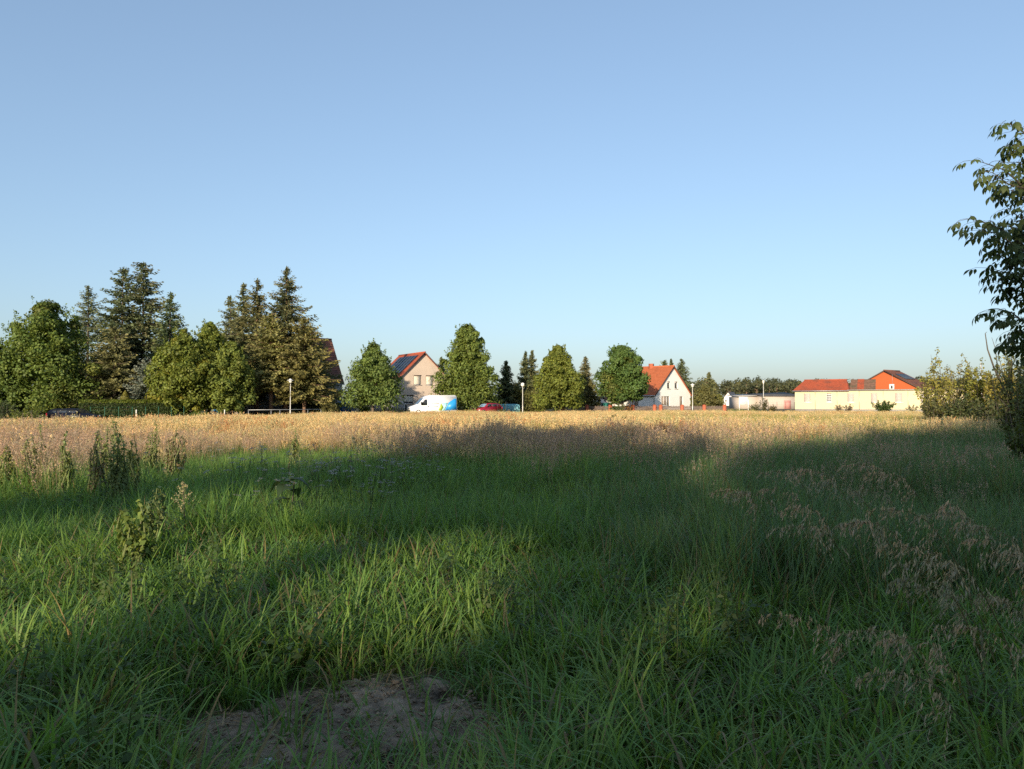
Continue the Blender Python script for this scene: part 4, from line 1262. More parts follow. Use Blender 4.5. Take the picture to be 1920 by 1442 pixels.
def car(name, loc, yaw, label, paint, Lc, Hc, Wc, kind):
    r = thing(name, loc, yaw, label, 'car')
    h = Wc / 2
    hb = lambda z: h * (1 - .06 * max(0, (.55 - z)) / .55) if z < .9 else h - (z - .9) * .36
    L_ = Lc
    low = [(0, .28), (-.02 + .02, .5), (.06, .68), (.35, .80), (.24 * L_, .93), (.98 * L_, .98), (L_, .75), (L_, .35), (.96 * L_, .22), (.06, .2)]
    m = MB(); extr(m, rounded(low, .12), hb); m.build('body', M[paint], r, False)
    if kind == 'hatch':
        cab = [(.22 * L_, .92), (.40 * L_, Hc - .06), (.52 * L_, Hc), (.82 * L_, Hc - .05), (.93 * L_, Hc - .28), (.985 * L_, .95)]
    else:
        cab = [(.24 * L_, .92), (.42 * L_, Hc - .06), (.55 * L_, Hc), (.86 * L_, Hc - .04), (.93 * L_, Hc - .14), (.99 * L_, .95)]
    m = MB(); extr(m, rounded(cab, .12), hb); m.build('cabin', M[paint], r)
    zt, zb2 = Hc - .13, .98
    # side windows follow the cabin outline
    fx = lambda z: np.interp(z, [.92, Hc - .06], [cab[0][0], cab[1][0]])
    bx_ = lambda z: np.interp(z, [.95, Hc - .28, Hc], [cab[5][0], cab[4][0], cab[3][0]])
    x0b, x0t = fx(zb2) + .28, fx(zt) + .16
    x1b, x1t = bx_(zb2) - .30, bx_(zt) - .22
    mid1, mid2 = x0b + (x1b - x0b) * .40, x0b + (x1b - x0b) * .78
    side_poly(r, 'side_window', [(x0b, zb2), (mid1 - .04, zb2), (mid1 - .04, zt), (x0t, zt)], hb, 'glass')
    side_poly(r, 'side_window', [(mid1 + .04, zb2), (mid2 - .04, zb2), (mid2 - .04, zt), (mid1 + .04, zt)], hb, 'glass')
    side_poly(r, 'side_window', [(mid2 + .04, zb2), (x1b, zb2), (x1t, zt), (mid2 + .04, zt)], hb, 'glass')
    m = MB()
    q = lambda z, e: [(fx(z) - .02, e * (hb(z) - .12), z)]
    a, b = .96, Hc - .10
    m.add(q(a, -1) + q(a, 1) + q(b, 1) + q(b, -1), [(0, 3, 2, 1)]); m.build('windscreen', M['blue_pale' if paint == 'car_red' else 'glass'], r)  # red car: sky reflection put into the windscreen as a pale blue colour
    m = MB(); q = lambda z, e: [(bx_(z) + .02, e * (hb(z) - .14), z)]
    a, b = 1.02, Hc - .2
    m.add(q(a, -1) + q(a, 1) + q(b, 1) + q(b, -1), [(0, 1, 2, 3)]); m.build('rear_window', M['glass'], r)
    for s in (-1, 1):
        m = MB(); y0, y1 = s * (h - .52), s * (h - .06)
        m.add([(.015, y0, .58), (.12, y1, .58), (.26, y1, .75), (.10, y0, .72), (.15, y0, .57), (.25, y1, .57), (.4, y1, .74), (.3, y0, .72)],
              [(0, 1, 2, 3), (7, 6, 5, 4), (0, 4, 5, 1), (1, 5, 6, 2), (2, 6, 7, 3), (3, 7, 4, 0)]); m.build('headlight', M['lens'], r)
        m = MB(); m.box(L_ - .1, L_ + .012, min(s * (h - .3), s * (h + .005)), max(s * (h - .3), s * (h + .005)), .68, .93); m.build('tail_light', M['tail'], r)
        m = MB(); m.box(x0b - .12, x0b + .08, min(s * (h + .02), s * (h + .2)), max(s * (h + .02), s * (h + .2)), .98, 1.12); m.build('wing_mirror', M[paint], r)
        for wx in (.19 * L_, .81 * L_):
            wheel(r, wx, s * (h - .08), .31, s)
    m = MB(); m.box(-.035, .06, -h * .8, h * .8, .27, .5); m.build('bumper', M['dark_metal'], r)
    return r


# van
x, y = P(766.5, 91.5); g = float(gz(x, y))
van = thing('white_van', (x, y, g), R(20), 'white high roof van with blue and lime print parked before the beige house', 'van')
hv = lambda z: 1.02 if z < 1.25 else 1.02 - (z - 1.25) * .13
Hv, Lv = 2.45, 5.95
prof = [(0, .35), (.02, .78), (.14, 1.0), (.95, 1.28), (1.72, 2.10), (2.1, 2.34), (2.6, Hv), (Lv - .15, Hv), (Lv, 2.2), (Lv, .45), (Lv - .15, .32), (.1, .28)]
m = MB(); extr(m, rounded(prof, .14), hv); m.build('body', M['van_white'], van)
m = MB()
a, b = (.99, 1.31), (1.68, 2.06)
nr = np.array([-(b[1] - a[1]), b[0] - a[0]]); nr = nr / np.linalg.norm(nr) * .02
m.add([(a[0] + nr[0], -.90, a[1] + nr[1]), (a[0] + nr[0], .90, a[1] + nr[1]), (b[0] + nr[0], .80, b[1] + nr[1]), (b[0] + nr[0], -.80, b[1] + nr[1])], [(0, 3, 2, 1)])
m.build('windscreen', M['glass'], van)
side_poly(van, 'door_window', rounded([(1.28, 1.25), (1.52, 1.17), (2.12, 1.20), (2.12, 1.92), (1.84, 1.92)], .06), hv, 'glass')
side_poly(van, 'door_handle', [(2.2, 1.0), (2.32, 1.0), (2.32, 1.14), (2.2, 1.14)], hv, 'dark_metal', .02)
side_poly(van, 'lime_graphic', [(3.55, .55), (3.95, .5), (4.2, .95), (3.9, 1.45)], hv, 'van_green', .006, (-1,), .004)
side_poly(van, 'cyan_graphic', [(4.0, .5), (4.32, .5), (4.75, 1.5), (3.95, 1.52), (4.24, .95)], hv, 'van_cyan', .006, (-1,), .004)
side_poly(van, 'blue_graphic', [(4.36, .5), (Lv - .05, .62), (Lv - .04, 2.0), (Lv - .3, 2.05), (4.85, 1.5)], hv, 'van_blue', .006, (-1,), .004)
for (x0, x1, z) in ((2.62, 3.35, 1.62), (2.62, 3.75, 1.47), (2.64, 3.62, 1.42), (2.64, 3.55, 1.08), (2.64, 3.50, 1.02)):
    side_poly(van, 'printed_line', [(x0, z), (x1, z), (x1, z + .035), (x0, z + .035)], hv, 'print_grey', .006, (-1,), .004)
m = MB(); m.box(-.05, .14, -.95, .95, .30, .62); m.build('bumper', M['dark_metal'], van)
m = MB(); m.box(-.01, .09, -.5, .5, .68, .82); m.build('grille', M['dark_metal'], van)
for s in (-1, 1):
    m = MB(); y0, y1 = s * .62, s * 1.0
    m.add([(.06, y0, .80), (.22, y1, .82), (.62, y1, 1.12), (.30, y0, 1.0), (.2, y0, .78), (.34, y1, .8), (.75, y1, 1.1), (.45, y0, .98)],
          [(0, 1, 2, 3), (7, 6, 5, 4), (0, 4, 5, 1), (1, 5, 6, 2), (2, 6, 7, 3), (3, 7, 4, 0)]); m.build('headlight', M['lens'], van)
    m = MB(); m.box(1.28, 1.42, min(s * 1.04, s * 1.26), max(s * 1.04, s * 1.26), 1.28, 1.62); m.build('wing_mirror', M['dark_metal'], van)
    for wx in (1.0, 4.75):
        wheel(van, wx, s * .93, .34, s)

x, y = P(892, 95.5); g = float(gz(x, y))
car('red_car', (x, y, g), R(36), 'dark red hatchback parked under the conical street tree', 'car_red', 3.7, 1.46, 1.68, 'hatch')
x, y = P(184.5, 72.5); g = float(gz(x, y))
car('black_car', (x, y, g + .02), R(180 - 4), 'blue black estate car parked in shade at the left before the hedge', 'car_dark', 4.75, 1.42, 1.8, 'estate')


# ------------------------------------------------------------------ shrubs, weeds, single plants
def shrub(name, px, D, pyt, wpx, label, seed, base, cat='shrub', shoots=14, leaf=.12, per=46, group=None, bark='twig', spread=1.0, zbase=0.0, upright=.5):
    x, y = P(px, D); g = float(gz(x, y)); rg = np.random.default_rng(seed)
    H = ZP(pyt, D) - g; Rr = wpx / F * D / 2
    r = thing(name, (x, y, g), 0, label, cat, group)
    m = MB(); st = MB()
    for k in range(shoots):
        a = k * 2.4 + rg.uniform(-.4, .4); q = math.sqrt((k + .5) / shoots)
        hh = H * (1 if k == 0 else rg.uniform(.62, .97) * (1 - .35 * q * q * (1 - upright)))
        e_ = np.array([cos(a) * q * Rr, sin(a) * q * Rr * .8, hh])
        pth = limb((cos(a) * .08, sin(a) * .08, -.05), e_, rg, 6, .12, 0)
        st.tube(pth, np.linspace(.025, .004, 6) * (1 + H * .15), 4, cap=False)
        t = rg.uniform(.18 + zbase, 1.0, per)
        c = np.stack([np.interp(t, np.linspace(0, 1, 6), pth[:, d_]) for d_ in range(3)], 1)
        sp = Rr * .32 * spread * (1.15 - t)[:, None] + leaf * .6
        dr = rdir(rg, per)
        c = c + dr * sp * rg.uniform(.3, 1, (per, 1))
        leaves(m, c, dr + np.array([0, 0, .6]) + rdir(rg, per) * .6, leaf * rg.uniform(.6, 1.3, per), jitcol(rg, base, per, .22), rg)
    m.build('foliage', M['leaf'], r)
    st.build('stems', M[bark], r)
    return r


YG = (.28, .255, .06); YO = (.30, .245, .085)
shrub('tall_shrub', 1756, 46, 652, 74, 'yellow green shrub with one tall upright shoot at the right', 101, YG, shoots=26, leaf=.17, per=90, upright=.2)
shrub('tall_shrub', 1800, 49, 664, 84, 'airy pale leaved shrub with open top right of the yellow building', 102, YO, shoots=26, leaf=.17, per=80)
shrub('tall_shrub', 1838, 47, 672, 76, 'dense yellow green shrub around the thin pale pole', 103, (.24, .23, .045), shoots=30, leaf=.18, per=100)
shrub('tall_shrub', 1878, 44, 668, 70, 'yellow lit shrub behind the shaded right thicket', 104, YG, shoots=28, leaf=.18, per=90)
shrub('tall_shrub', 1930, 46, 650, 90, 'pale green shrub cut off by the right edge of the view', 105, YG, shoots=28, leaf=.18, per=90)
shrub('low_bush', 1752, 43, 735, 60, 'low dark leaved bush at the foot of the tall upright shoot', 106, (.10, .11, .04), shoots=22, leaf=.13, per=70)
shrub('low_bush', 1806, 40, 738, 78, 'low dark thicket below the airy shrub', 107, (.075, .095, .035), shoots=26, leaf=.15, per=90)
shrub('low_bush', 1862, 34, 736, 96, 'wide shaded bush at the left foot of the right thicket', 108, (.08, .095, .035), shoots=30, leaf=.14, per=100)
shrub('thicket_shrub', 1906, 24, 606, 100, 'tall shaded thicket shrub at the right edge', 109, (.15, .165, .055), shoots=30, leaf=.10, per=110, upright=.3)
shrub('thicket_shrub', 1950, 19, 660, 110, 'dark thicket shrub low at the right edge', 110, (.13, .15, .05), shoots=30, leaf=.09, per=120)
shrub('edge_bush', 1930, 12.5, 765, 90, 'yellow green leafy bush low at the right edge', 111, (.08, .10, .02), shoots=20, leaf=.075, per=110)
# bare arching stem
x, y = P(1905, 25)
m = MB(); tip = np.array(P(1849, 25)) - np.array((x, y))
pth = [(0, 0, 1.0), (tip[0] * .35, 0, ZP(735, 25)), (tip[0] * .72, 0, ZP(690, 25)), (tip[0] * .93, 0, ZP(655, 25)), (tip[0], 0, ZP(625, 25)), (tip[0] * .94, 0, ZP(622, 25))]
m.tube(pth, [.04, .035, .028, .02, .013, .006], 6)
m.tube([(tip[0] * .6, 0, ZP(700, 25)), (tip[0] * .66, 0, ZP(655, 25)), (tip[0] * .72, .1, ZP(632, 25))], [.018, .012, .004], 5)
tag(m.build('bare_stem', M['twig'], loc=(x, y, 0)), 'bare arching stem rising out of the right thicket', 'branch')

shrub('garden_bush', 1657, 106, 749.5, 46, 'round bright green bush before the yellow building', 120, (.06, .095, .022), shoots=24, leaf=.22, per=60)
shrub('garden_bush', 1573, 110, 757, 22, 'small brownish bush before the yellow building', 121, (.10, .075, .045), shoots=12, leaf=.16, per=30)
shrub('garden_bush', 1591, 110, 757, 22, 'small dark reddish bush right of the brownish one', 122, (.075, .06, .04), shoots=12, leaf=.16, per=34)
shrub('garden_bush', 1710, 104, 757, 26, 'sparse olive bush right of the round bright green one', 123, (.10, .09, .04), shoots=12, leaf=.16, per=30)
shrub('garden_bush', 1433, 114, 742, 16, 'narrow upright bush at the foot of the cream street lamp', 124, (.09, .085, .03), shoots=12, leaf=.2, per=36)
shrub('garden_bush', 1448, 114, 758, 22, 'low olive bush right of the cream street lamp', 125, (.10, .085, .028), shoots=12, leaf=.18, per=34)
shrub('garden_bush', 1415, 116, 755, 28, 'low green weeds right of the white notice board', 126, (.09, .10, .03), shoots=14, leaf=.18, per=34)
shrub('garden_bush', 683, 100, 753, 26, 'bright yellow green bush under the round street tree', 127, (.16, .20, .02), shoots=14, leaf=.2, per=50)
shrub('garden_bush', 722, 104, 761, 16, 'small grey green round bush before the pale garden wall', 128, (.10, .10, .06), shoots=10, leaf=.14, per=36)
shrub('garden_bush', 1156, 101, 757, 34, 'leafy green bush with pale blooms among the brick pillars', 129, (.09, .13, .035), shoots=14, leaf=.2, per=44)
shrub('garden_bush', 1178, 102, 758, 26, 'rusty orange bush beside the carport', 130, (.26, .13, .045), shoots=12, leaf=.18, per=40)
shrub('garden_bush', 1215, 110, 760, 18, 'small brown bush at the white house corner', 131, (.16, .11, .06), shoots=10, leaf=.16, per=36)
shrub('garden_bush', 866, 98, 762, 30, 'dark green undergrowth at the foot of the conical street tree', 132, (.05, .07, .02), shoots=16, leaf=.16, per=44)
shrub('garden_bush', 375, 78, 768, 40, 'bright green weeds under the paired street trees', 133, (.12, .17, .02), shoots=16, leaf=.14, per=44)
shrub('garden_bush', 50, 70, 760, 70, 'bright green tall weeds left of the black car', 134, (.13, .16, .025), shoots=22, leaf=.14, per=60)
shrub('garden_bush', 8, 72, 750, 50, 'dull green bush at the left edge behind the weeds', 135, (.06, .08, .035), shoots=20, leaf=.16, per=60)
for k, (px_, D, pyt, w, lab) in enumerate(((1130, 36, 783, 26, 'dark green field shrub, leftmost of the row in the meadow'), (1150, 35, 778, 28, 'tallest dark green field shrub in the middle of the meadow row'),
                                           (1170, 36, 781, 24, 'dark green field shrub right of the tallest one in the meadow'), (1186, 37, 780, 20, 'dark green field shrub, rightmost of the row in the meadow'))):
    shrub('field_shrub', px_, D, pyt, w, lab, 140 + k, (.04, .062, .02), group='dark shrubs standing in the meadow', shoots=16, leaf=.12, per=60, upright=.6)
wl = [(72, 13, 793, 24, 'tall loose green weed against the golden grass at the left'), (57, 11.5, 814, 20, 'dark weed below and left of the tall loose one'),
      (124, 10.8, 808, 16, 'narrow columnar weed at the left'), (205, 12.5, 781, 56, 'broad bushy weed, biggest in the left meadow'),
      (183, 10.5, 806, 26, 'brown green weed at the left foot of the bushy one'), (250, 11, 815, 18, 'short dark columnar weed right of the bushy one'),
      (287, 14, 788, 26, 'pale loose weed in the golden grass right of the bushy one'), (330, 13, 800, 36, 'low brown weed in the golden grass before the hedge'),
      (14, 11, 838, 34, 'dark green weed at the left edge below the golden grass'), (222, 10, 812, 30, 'green weed in front of the bushy one'), (552, 16, 803, 12, 'thin dark weed standing at the shade edge')]
for k, (px_, D, pyt, w, lab) in enumerate(wl):
    col = (.20, .23, .075) if k not in (4, 7) else (.22, .18, .10)
    shrub('tall_weed', px_, D, pyt, w, lab, 160 + k, col, 'weed', shoots=9 if w < 30 else 18, leaf=.05, per=62, group='tall weeds in the left meadow', bark='stem_green', spread=1.15, upright=.55)
shrub('leafy_weed', 255, 6.6, 940, 70, 'sunlit yellow green leafy weed in the light patch at the left', 180, (.17, .21, .045), 'weed', shoots=9, leaf=.06, per=70, upright=.8, bark='stem_green')
shrub('leafy_weed', 290, 7.4, 915, 46, 'grey green leafy weed just behind the sunlit one', 181, (.13, .165, .06), 'weed', shoots=7, leaf=.06, per=60, upright=.8, bark='stem_green')

# pale flowering stalk at the left
x, y = P(345, 7.9); g = float(gz(x, y))
r = thing('flower_stalk', (x, y, g), 0, 'pale cream flowering stalk standing above the green grass at the left', 'plant')
m = MB(); Ht = ZP(907, 7.9) - g
m.tube([(0, 0, 0), (.02, 0, Ht * .5), (0, 0, Ht)], [.008, .006, .003], 5)
rg = np.random.default_rng(190)
m.build('stem', M['twig'], r)
m = MB()
for k in range(16):
    t = k / 15; z = Ht * (.55 + .45 * t); a = k * 2.4; l = .16 * (1 - t) + .02
    n = 22; s_ = rg.random(n)
    p_ = np.stack([cos(a) * l * s_, sin(a) * l * s_, z + l * s_ * .9], 1) + rg.normal(size=(n, 3)) * .008
    leaves(m, p_, rdir(rg, n), rg.uniform(.012, .024, n), jitcol(rg, (.34, .32, .17), n), rg)
m.build('panicle', M['straw'], r)
# broad leaved plant
x, y = P(545, 8.6); g = float(gz(x, y))
r = thing('broad_leaved_plant', (x, y, g), 0, 'broad leaved dark plant with big drooping leaves in the green grass', 'plant')
m = MB(); m.tube([(0, 0, 0), (.02, 0, .4), (.05, 0, .72)], [.012, .009, .005], 6); m.build('stem', M['twig'], r)
for k, (a, z, l) in enumerate(((2.9, .70, .26), (.2, .72, .24), (4.4, .66, .24), (3.6, .5, .30), (5.6, .46, .28), (1.4, .6, .22))):
    m = MB(); n = 6; s_ = np.linspace(0, 1, n)
    wv = .10 * np.sin(np.clip(s_ * 1.05, 0, 1) ** .75 * pi) + .002
    cxl = s_ * l; czl = .05 * np.sin(s_ * 2.2) - .17 * s_ ** 2
    v = []
    for q in range(n):
        for e_, zz in ((-1, .02), (0, 0), (1, .02)):
            lx_, ly_ = cxl[q], e_ * wv[q]
            v.append((cos(a) * lx_ - sin(a) * ly_, sin(a) * lx_ + cos(a) * ly_, z + czl[q] + zz * abs(e_)))
    f = np.array([(q * 3 + e_, q * 3 + e_ + 1, q * 3 + e_ + 4, q * 3 + e_ + 3) for q in range(n - 1) for e_ in (0, 1)])
    m.add(v, f, (.045, .075, .03)); m.build('leaf', M['leaf'], r, True)


# ------------------------------------------------------------------ grass
def blades(mb, base, head, L_, w, lean, droop, cols, seg=5, tipcol=None, twist=None):
    """curved tapering blades; all arguments are arrays over blades"""
    n = len(base)
    s = np.linspace(0, 1, seg + 1)
    ang = lean[:, None] + droop[:, None] * s[None] ** 1.4
    ds = (L_ / seg)[:, None]
    hx = np.concatenate([np.zeros((n, 1)), np.cumsum(np.sin(ang[:, :-1]) * ds, 1)], 1)
    hz = np.concatenate([np.zeros((n, 1)), np.cumsum(np.cos(ang[:, :-1]) * ds, 1)], 1)
    ch, sh_ = np.cos(head)[:, None], np.sin(head)[:, None]
    ctr = np.stack([base[:, 0][:, None] + hx * ch, base[:, 1][:, None] + hx * sh_, base[:, 2][:, None] + hz], -1)
    wd = (w[:, None] * (1 - s[None] ** 2.2) * (.55 + .45 * np.minimum(1, s[None] * 4)) + .0004) / 2
    side = np.stack([-sh_ * np.ones_like(s), ch * np.ones_like(s), np.zeros((n, seg + 1))], -1)
    a, b = ctr - side * wd[..., None], ctr + side * wd[..., None]
    v = np.stack([a, b], 2).reshape(n, -1, 3)
    k = np.arange(n)[:, None] * 2 * (seg + 1); q = np.arange(seg)[None] * 2
    f = np.stack([k + q, k + q + 1, k + q + 3, k + q + 2], -1).reshape(-1, 4)
    tc = cols if tipcol is None else tipcol
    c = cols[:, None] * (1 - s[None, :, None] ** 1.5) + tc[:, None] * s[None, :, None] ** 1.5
    mb.add(v.reshape(-1, 3), f, np.repeat(c, 2, axis=1).reshape(-1, 3))
    return ctr


def heads(mb, tips, dirs, rg, length, n, size, col, droop=.3, spread=.02):
    """seed heads: small husks around the last stretch of a stalk"""
    for t, d_ in zip(tips, dirs):
        s = rg.random(n)
        p_ = t - d_ * (s * length)[:, None] + rdir(rg, n) * spread * (.3 + s[:, None])
        p_[:, 2] -= droop * spread * rg.random(n)
        leaves(mb, p_, rdir(rg, n), size * rg.uniform(.6, 1.3, n), jitcol(rg, col, n, .2), rg, aspect=.4)


protos = bpy.data.collections.new('grass_prototypes')
PROTO = {}


def make_proto(fam, k, mb, mats):
    me = mb.mesh('grass_tuft', mats)
    o = bpy.data.objects.new('grass_tuft_%s_%02d' % (fam, k), me)
    PROTO.setdefault(fam, bpy.data.collections.new(fam)).objects.link(o)


def U_(rg, a, b, n):
    return rg.uniform(a, b, n)


def green_tuft(fam, k, seed, n, rad, L0, L1, w0, w1, ln, dr, base, tip, seg, dead=.06, wi=.0):
    rg = np.random.default_rng(seed)
    mb = MB()
    a = U_(rg, 0, 6.28, n); q = rad * np.sqrt(rg.random(n))
    b = np.stack([np.cos(a) * q, np.sin(a) * q, np.full(n, -.02)], 1)
    head = a + rg.normal(size=n) * .9
    c = jitcol(rg, base, n, .25, .15); t = jitcol(rg, tip, n, .2, .15)
    dd = rg.random(n) < dead
    c[dd] = jitcol(rg, (.22, .17, .08), int(dd.sum()), .2); t[dd] = c[dd]
    blades(mb, b, head, U_(rg, L0, L1, n), U_(rg, w0, w1, n), U_(rg, *ln, n), U_(rg, *dr, n), c, seg, t)
    make_proto(fam, k, mb, M['blade'])


for k in range(8):      # broad arching annual grass of the foreground
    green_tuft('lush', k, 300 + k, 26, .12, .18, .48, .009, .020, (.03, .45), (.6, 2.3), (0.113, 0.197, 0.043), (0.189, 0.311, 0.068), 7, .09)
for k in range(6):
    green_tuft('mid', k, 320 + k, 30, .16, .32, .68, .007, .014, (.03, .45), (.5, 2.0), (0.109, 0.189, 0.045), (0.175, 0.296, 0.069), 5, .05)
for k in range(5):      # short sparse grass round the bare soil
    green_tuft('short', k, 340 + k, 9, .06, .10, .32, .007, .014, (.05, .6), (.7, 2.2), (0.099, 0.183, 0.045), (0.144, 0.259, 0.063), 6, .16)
for k in range(5):      # bluish coarse grass on the right
    green_tuft('coarse', k, 350 + k, 30, .18, .40, .90, .006, .012, (.03, .4), (.3, 1.5), (0.091, 0.160, 0.063), (0.144, 0.235, 0.091), 5, .16)


def dry_tuft(fam, k, seed, n, rad, L0, L1, w, headcol, stalk, leafcol, nh, hl, hs, seg=4, leafn=14):
    rg = np.random.default_rng(seed); mb = MB()
    a = U_(rg, 0, 6.28, n); q = rad * np.sqrt(rg.random(n))
    b = np.stack([np.cos(a) * q, np.sin(a) * q, np.full(n, -.02)], 1)
    ctr = blades(mb, b, a + rg.normal(size=n) * .8, U_(rg, L0, L1, n), U_(rg, w * .8, w * 1.3, n), U_(rg, 0, .22, n), U_(rg, .05, .5, n), jitcol(rg, stalk, n, .2), seg)
    d_ = ctr[:, -1] - ctr[:, -2]; d_ /= np.linalg.norm(d_, axis=1)[:, None]
    heads(mb, ctr[:, -1], d_, rg, hl, nh, hs, headcol, .4, hl * .16)
    a = U_(rg, 0, 6.28, leafn); q = rad * np.sqrt(rg.random(leafn))
    b = np.stack([np.cos(a) * q, np.sin(a) * q, np.full(leafn, -.02)], 1)
    blades(mb, b, a, U_(rg, L0 * .4, L1 * .75, leafn), U_(rg, w * 1.2, w * 2.2, leafn), U_(rg, .05, .5, leafn), U_(rg, .3, 1.5, leafn), jitcol(rg, leafcol, leafn, .25), seg)
    make_proto(fam, k, mb, M['straw'])


STR = (.62, .50, .23); STP = (.36, .25, .155)
for k in range(6):
    dry_tuft('dry', k, 400 + k, 16, .22, .5, .95, .007, (.68, .53, .27), STR, (.36, .31, .11) if k % 2 else (.20, .23, .07), 14, .17, .045)
for k in range(4):      # reddish dock and sorrel
    dry_tuft('dock', k, 420 + k, 12, .22, .5, .9, .007, (.55, .30, .14), (.48, .31, .15), (.34, .25, .11), 16, .2, .045)
for k in range(3):
    dry_tuft('olive', k, 440 + k, 14, .22, .45, .8, .006, (.44, .39, .14), (.36, .35, .10), (.20, .245, .05), 8, .14, .03)
for k in range(3, 6):
    green_tuft('olive', k, 445 + k, 22, .22, .35, .7, .006, .012, (.03, .4), (.3, 1.4), (0.180, 0.228, 0.048), (0.288, 0.318, 0.072), 4, .2)
for k in range(5):      # pinkish bents of the middle distance
    dry_tuft('bent', k, 460 + k, 18, .2, .6, 1.0, .0045, (.46, .33, .235), (.38, .30, .17), (.14, .15, .06), 16, .16, .024, leafn=16)

for k in range(5):      # low broad leaved weeds among the grass
    rg = np.random.default_rng(470 + k); mb = MB()
    for q in range(4):
        a, rr_ = rg.uniform(0, 6.28), .12 * math.sqrt(rg.random()); h = rg.uniform(.22, .6)
        x0, y0 = cos(a) * rr_, sin(a) * rr_
        tp_ = np.array([x0 * 1.8, y0 * 1.8, h])
        mb.tube([(x0, y0, 0), (x0 * 1.3, y0 * 1.3, h * .5), tuple(tp_)], [.004, .003, .0015], 4, (.09, .12, .04), 0, cap=False)
        n = 26; t = rg.uniform(.2, 1, n); az = rg.uniform(0, 6.28, n); l = .07 * (1.25 - t)
        c = np.stack([x0 + (tp_[0] - x0) * t + np.cos(az) * l, y0 + (tp_[1] - y0) * t + np.sin(az) * l, h * t + .01], 1)
        leaves(mb, c, np.stack([np.cos(az) * .5, np.sin(az) * .5, np.full(n, .8)], 1) + rdir(rg, n) * .35, .075 * (1.3 - t), jitcol(rg, (.085, .125, .04), n, .2), rg, aspect=.5)
    make_proto('forb', k, mb, M['blade'])
for k in range(4):      # flat white flower heads
    rg = np.random.default_rng(480 + k); mb = MB()
    for q in range(4):
        a, rr_ = rg.uniform(0, 6.28), .25 * math.sqrt(rg.random()); h = rg.uniform(.5, .75)
        x0, y0 = cos(a) * rr_, sin(a) * rr_
        mb.tube([(x0, y0, 0), (x0 * 1.3, y0 * 1.3, h)], [.004, .002], 3, (.06, .085, .03), 0, cap=False)
        n = 22; aa = rg.uniform(0, 6.28, n); r2 = .034 * np.sqrt(rg.random(n))
        p_ = np.stack([x0 * 1.3 + np.cos(aa) * r2, y0 * 1.3 + np.sin(aa) * r2, h + rg.uniform(-.006, .01, n)], 1)
        leaves(mb, p_, np.array([0, 0, 1.]) + rdir(rg, n) * .4, .016, jitcol(rg, (.34, .34, .29), n, .1, .03), rg, aspect=1)
    make_proto('yarrow', k, mb, M['petal'])


for k in range(4):      # dead straw lying on the ground
    rg = np.random.default_rng(490 + k); mb = MB(); n = 14
    b = np.stack([rg.uniform(-.12, .12, n), rg.uniform(-.12, .12, n), rg.uniform(.008, .03, n)], 1)
    blades(mb, b, U_(rg, 0, 6.28, n), U_(rg, .05, .2, n), U_(rg, .003, .009, n), U_(rg, 1.35, 1.6, n), U_(rg, -.1, .25, n), jitcol(rg, (.30, .23, .12), n, .35), 3)
    make_proto('litter', k, mb, M['straw'])


def scatter(name, fam, pos, scale, rg, label, tilt=.12):
    n = len(pos)
    me = bpy.data.meshes.new(name)
    me.vertices.add(n); me.vertices.foreach_set('co', np.asarray(pos, np.float32).ravel())
    at = me.attributes.new('turn', 'FLOAT_VECTOR', 'POINT')
    rot = np.stack([rg.normal(size=n) * tilt, rg.normal(size=n) * tilt, rg.uniform(0, 6.283, n)], 1)
    at.data.foreach_set('vector', rot.astype(np.float32).ravel())
    at = me.attributes.new('size', 'FLOAT', 'POINT'); at.data.foreach_set('value', np.asarray(scale, np.float32))
    at = me.attributes.new('pick', 'INT', 'POINT'); at.data.foreach_set('value', rg.integers(0, len(PROTO[fam].objects), n).astype(np.int32))
    me.update()
    o = bpy.data.objects.new(name, me); COL.objects.link(o)
    ng = bpy.data.node_groups.new('scatter_' + fam, 'GeometryNodeTree')
    ng.interface.new_socket('Geometry', in_out='INPUT', socket_type='NodeSocketGeometry')
    ng.interface.new_socket('Geometry', in_out='OUTPUT', socket_type='NodeSocketGeometry')
    N = ng.nodes; Lk = ng.links
    gi, go = N.new('NodeGroupInput'), N.new('NodeGroupOutput')
    iop = N.new('GeometryNodeInstanceOnPoints')
    ci = N.new('GeometryNodeCollectionInfo'); ci.inputs['Collection'].default_value = PROTO[fam]
    ci.inputs['Separate Children'].default_value = True; ci.inputs['Reset Children'].default_value = True
    def na(nm, ty):
        q = N.new('GeometryNodeInputNamedAttribute'); q.data_type = ty; q.inputs['Name'].default_value = nm
        return next(s_ for s_ in q.outputs if s_.enabled and s_.name == 'Attribute')
    Lk.new(gi.outputs[0], iop.inputs['Points']); Lk.new(ci.outputs[0], iop.inputs['Instance'])
    iop.inputs['Pick Instance'].default_value = True
    Lk.new(na('pick', 'INT'), iop.inputs['Instance Index'])
    e2r = N.new('FunctionNodeEulerToRotation'); Lk.new(na('turn', 'FLOAT_VECTOR'), e2r.inputs[0]); Lk.new(e2r.outputs[0], iop.inputs['Rotation'])
    Lk.new(na('size', 'FLOAT'), iop.inputs['Scale'])
    Lk.new(iop.outputs[0], go.inputs[0])
    md = o.modifiers.new('scatter', 'NODES'); md.node_group = ng
    return tag(o, label, kind='stuff')


def sample(D0, D1, dens, rg, half=47):
    """random points on the meadow between two distances, a little wider than the view"""
    A_ = R(half)
    n = int(dens * A_ * (D1 ** 2 - D0 ** 2))
    r_ = np.sqrt(rg.uniform(D0 ** 2, D1 ** 2, n)); a = rg.uniform(-A_, A_, n)
    return np.stack([r_ * np.sin(a), r_ * np.cos(a)], 1)


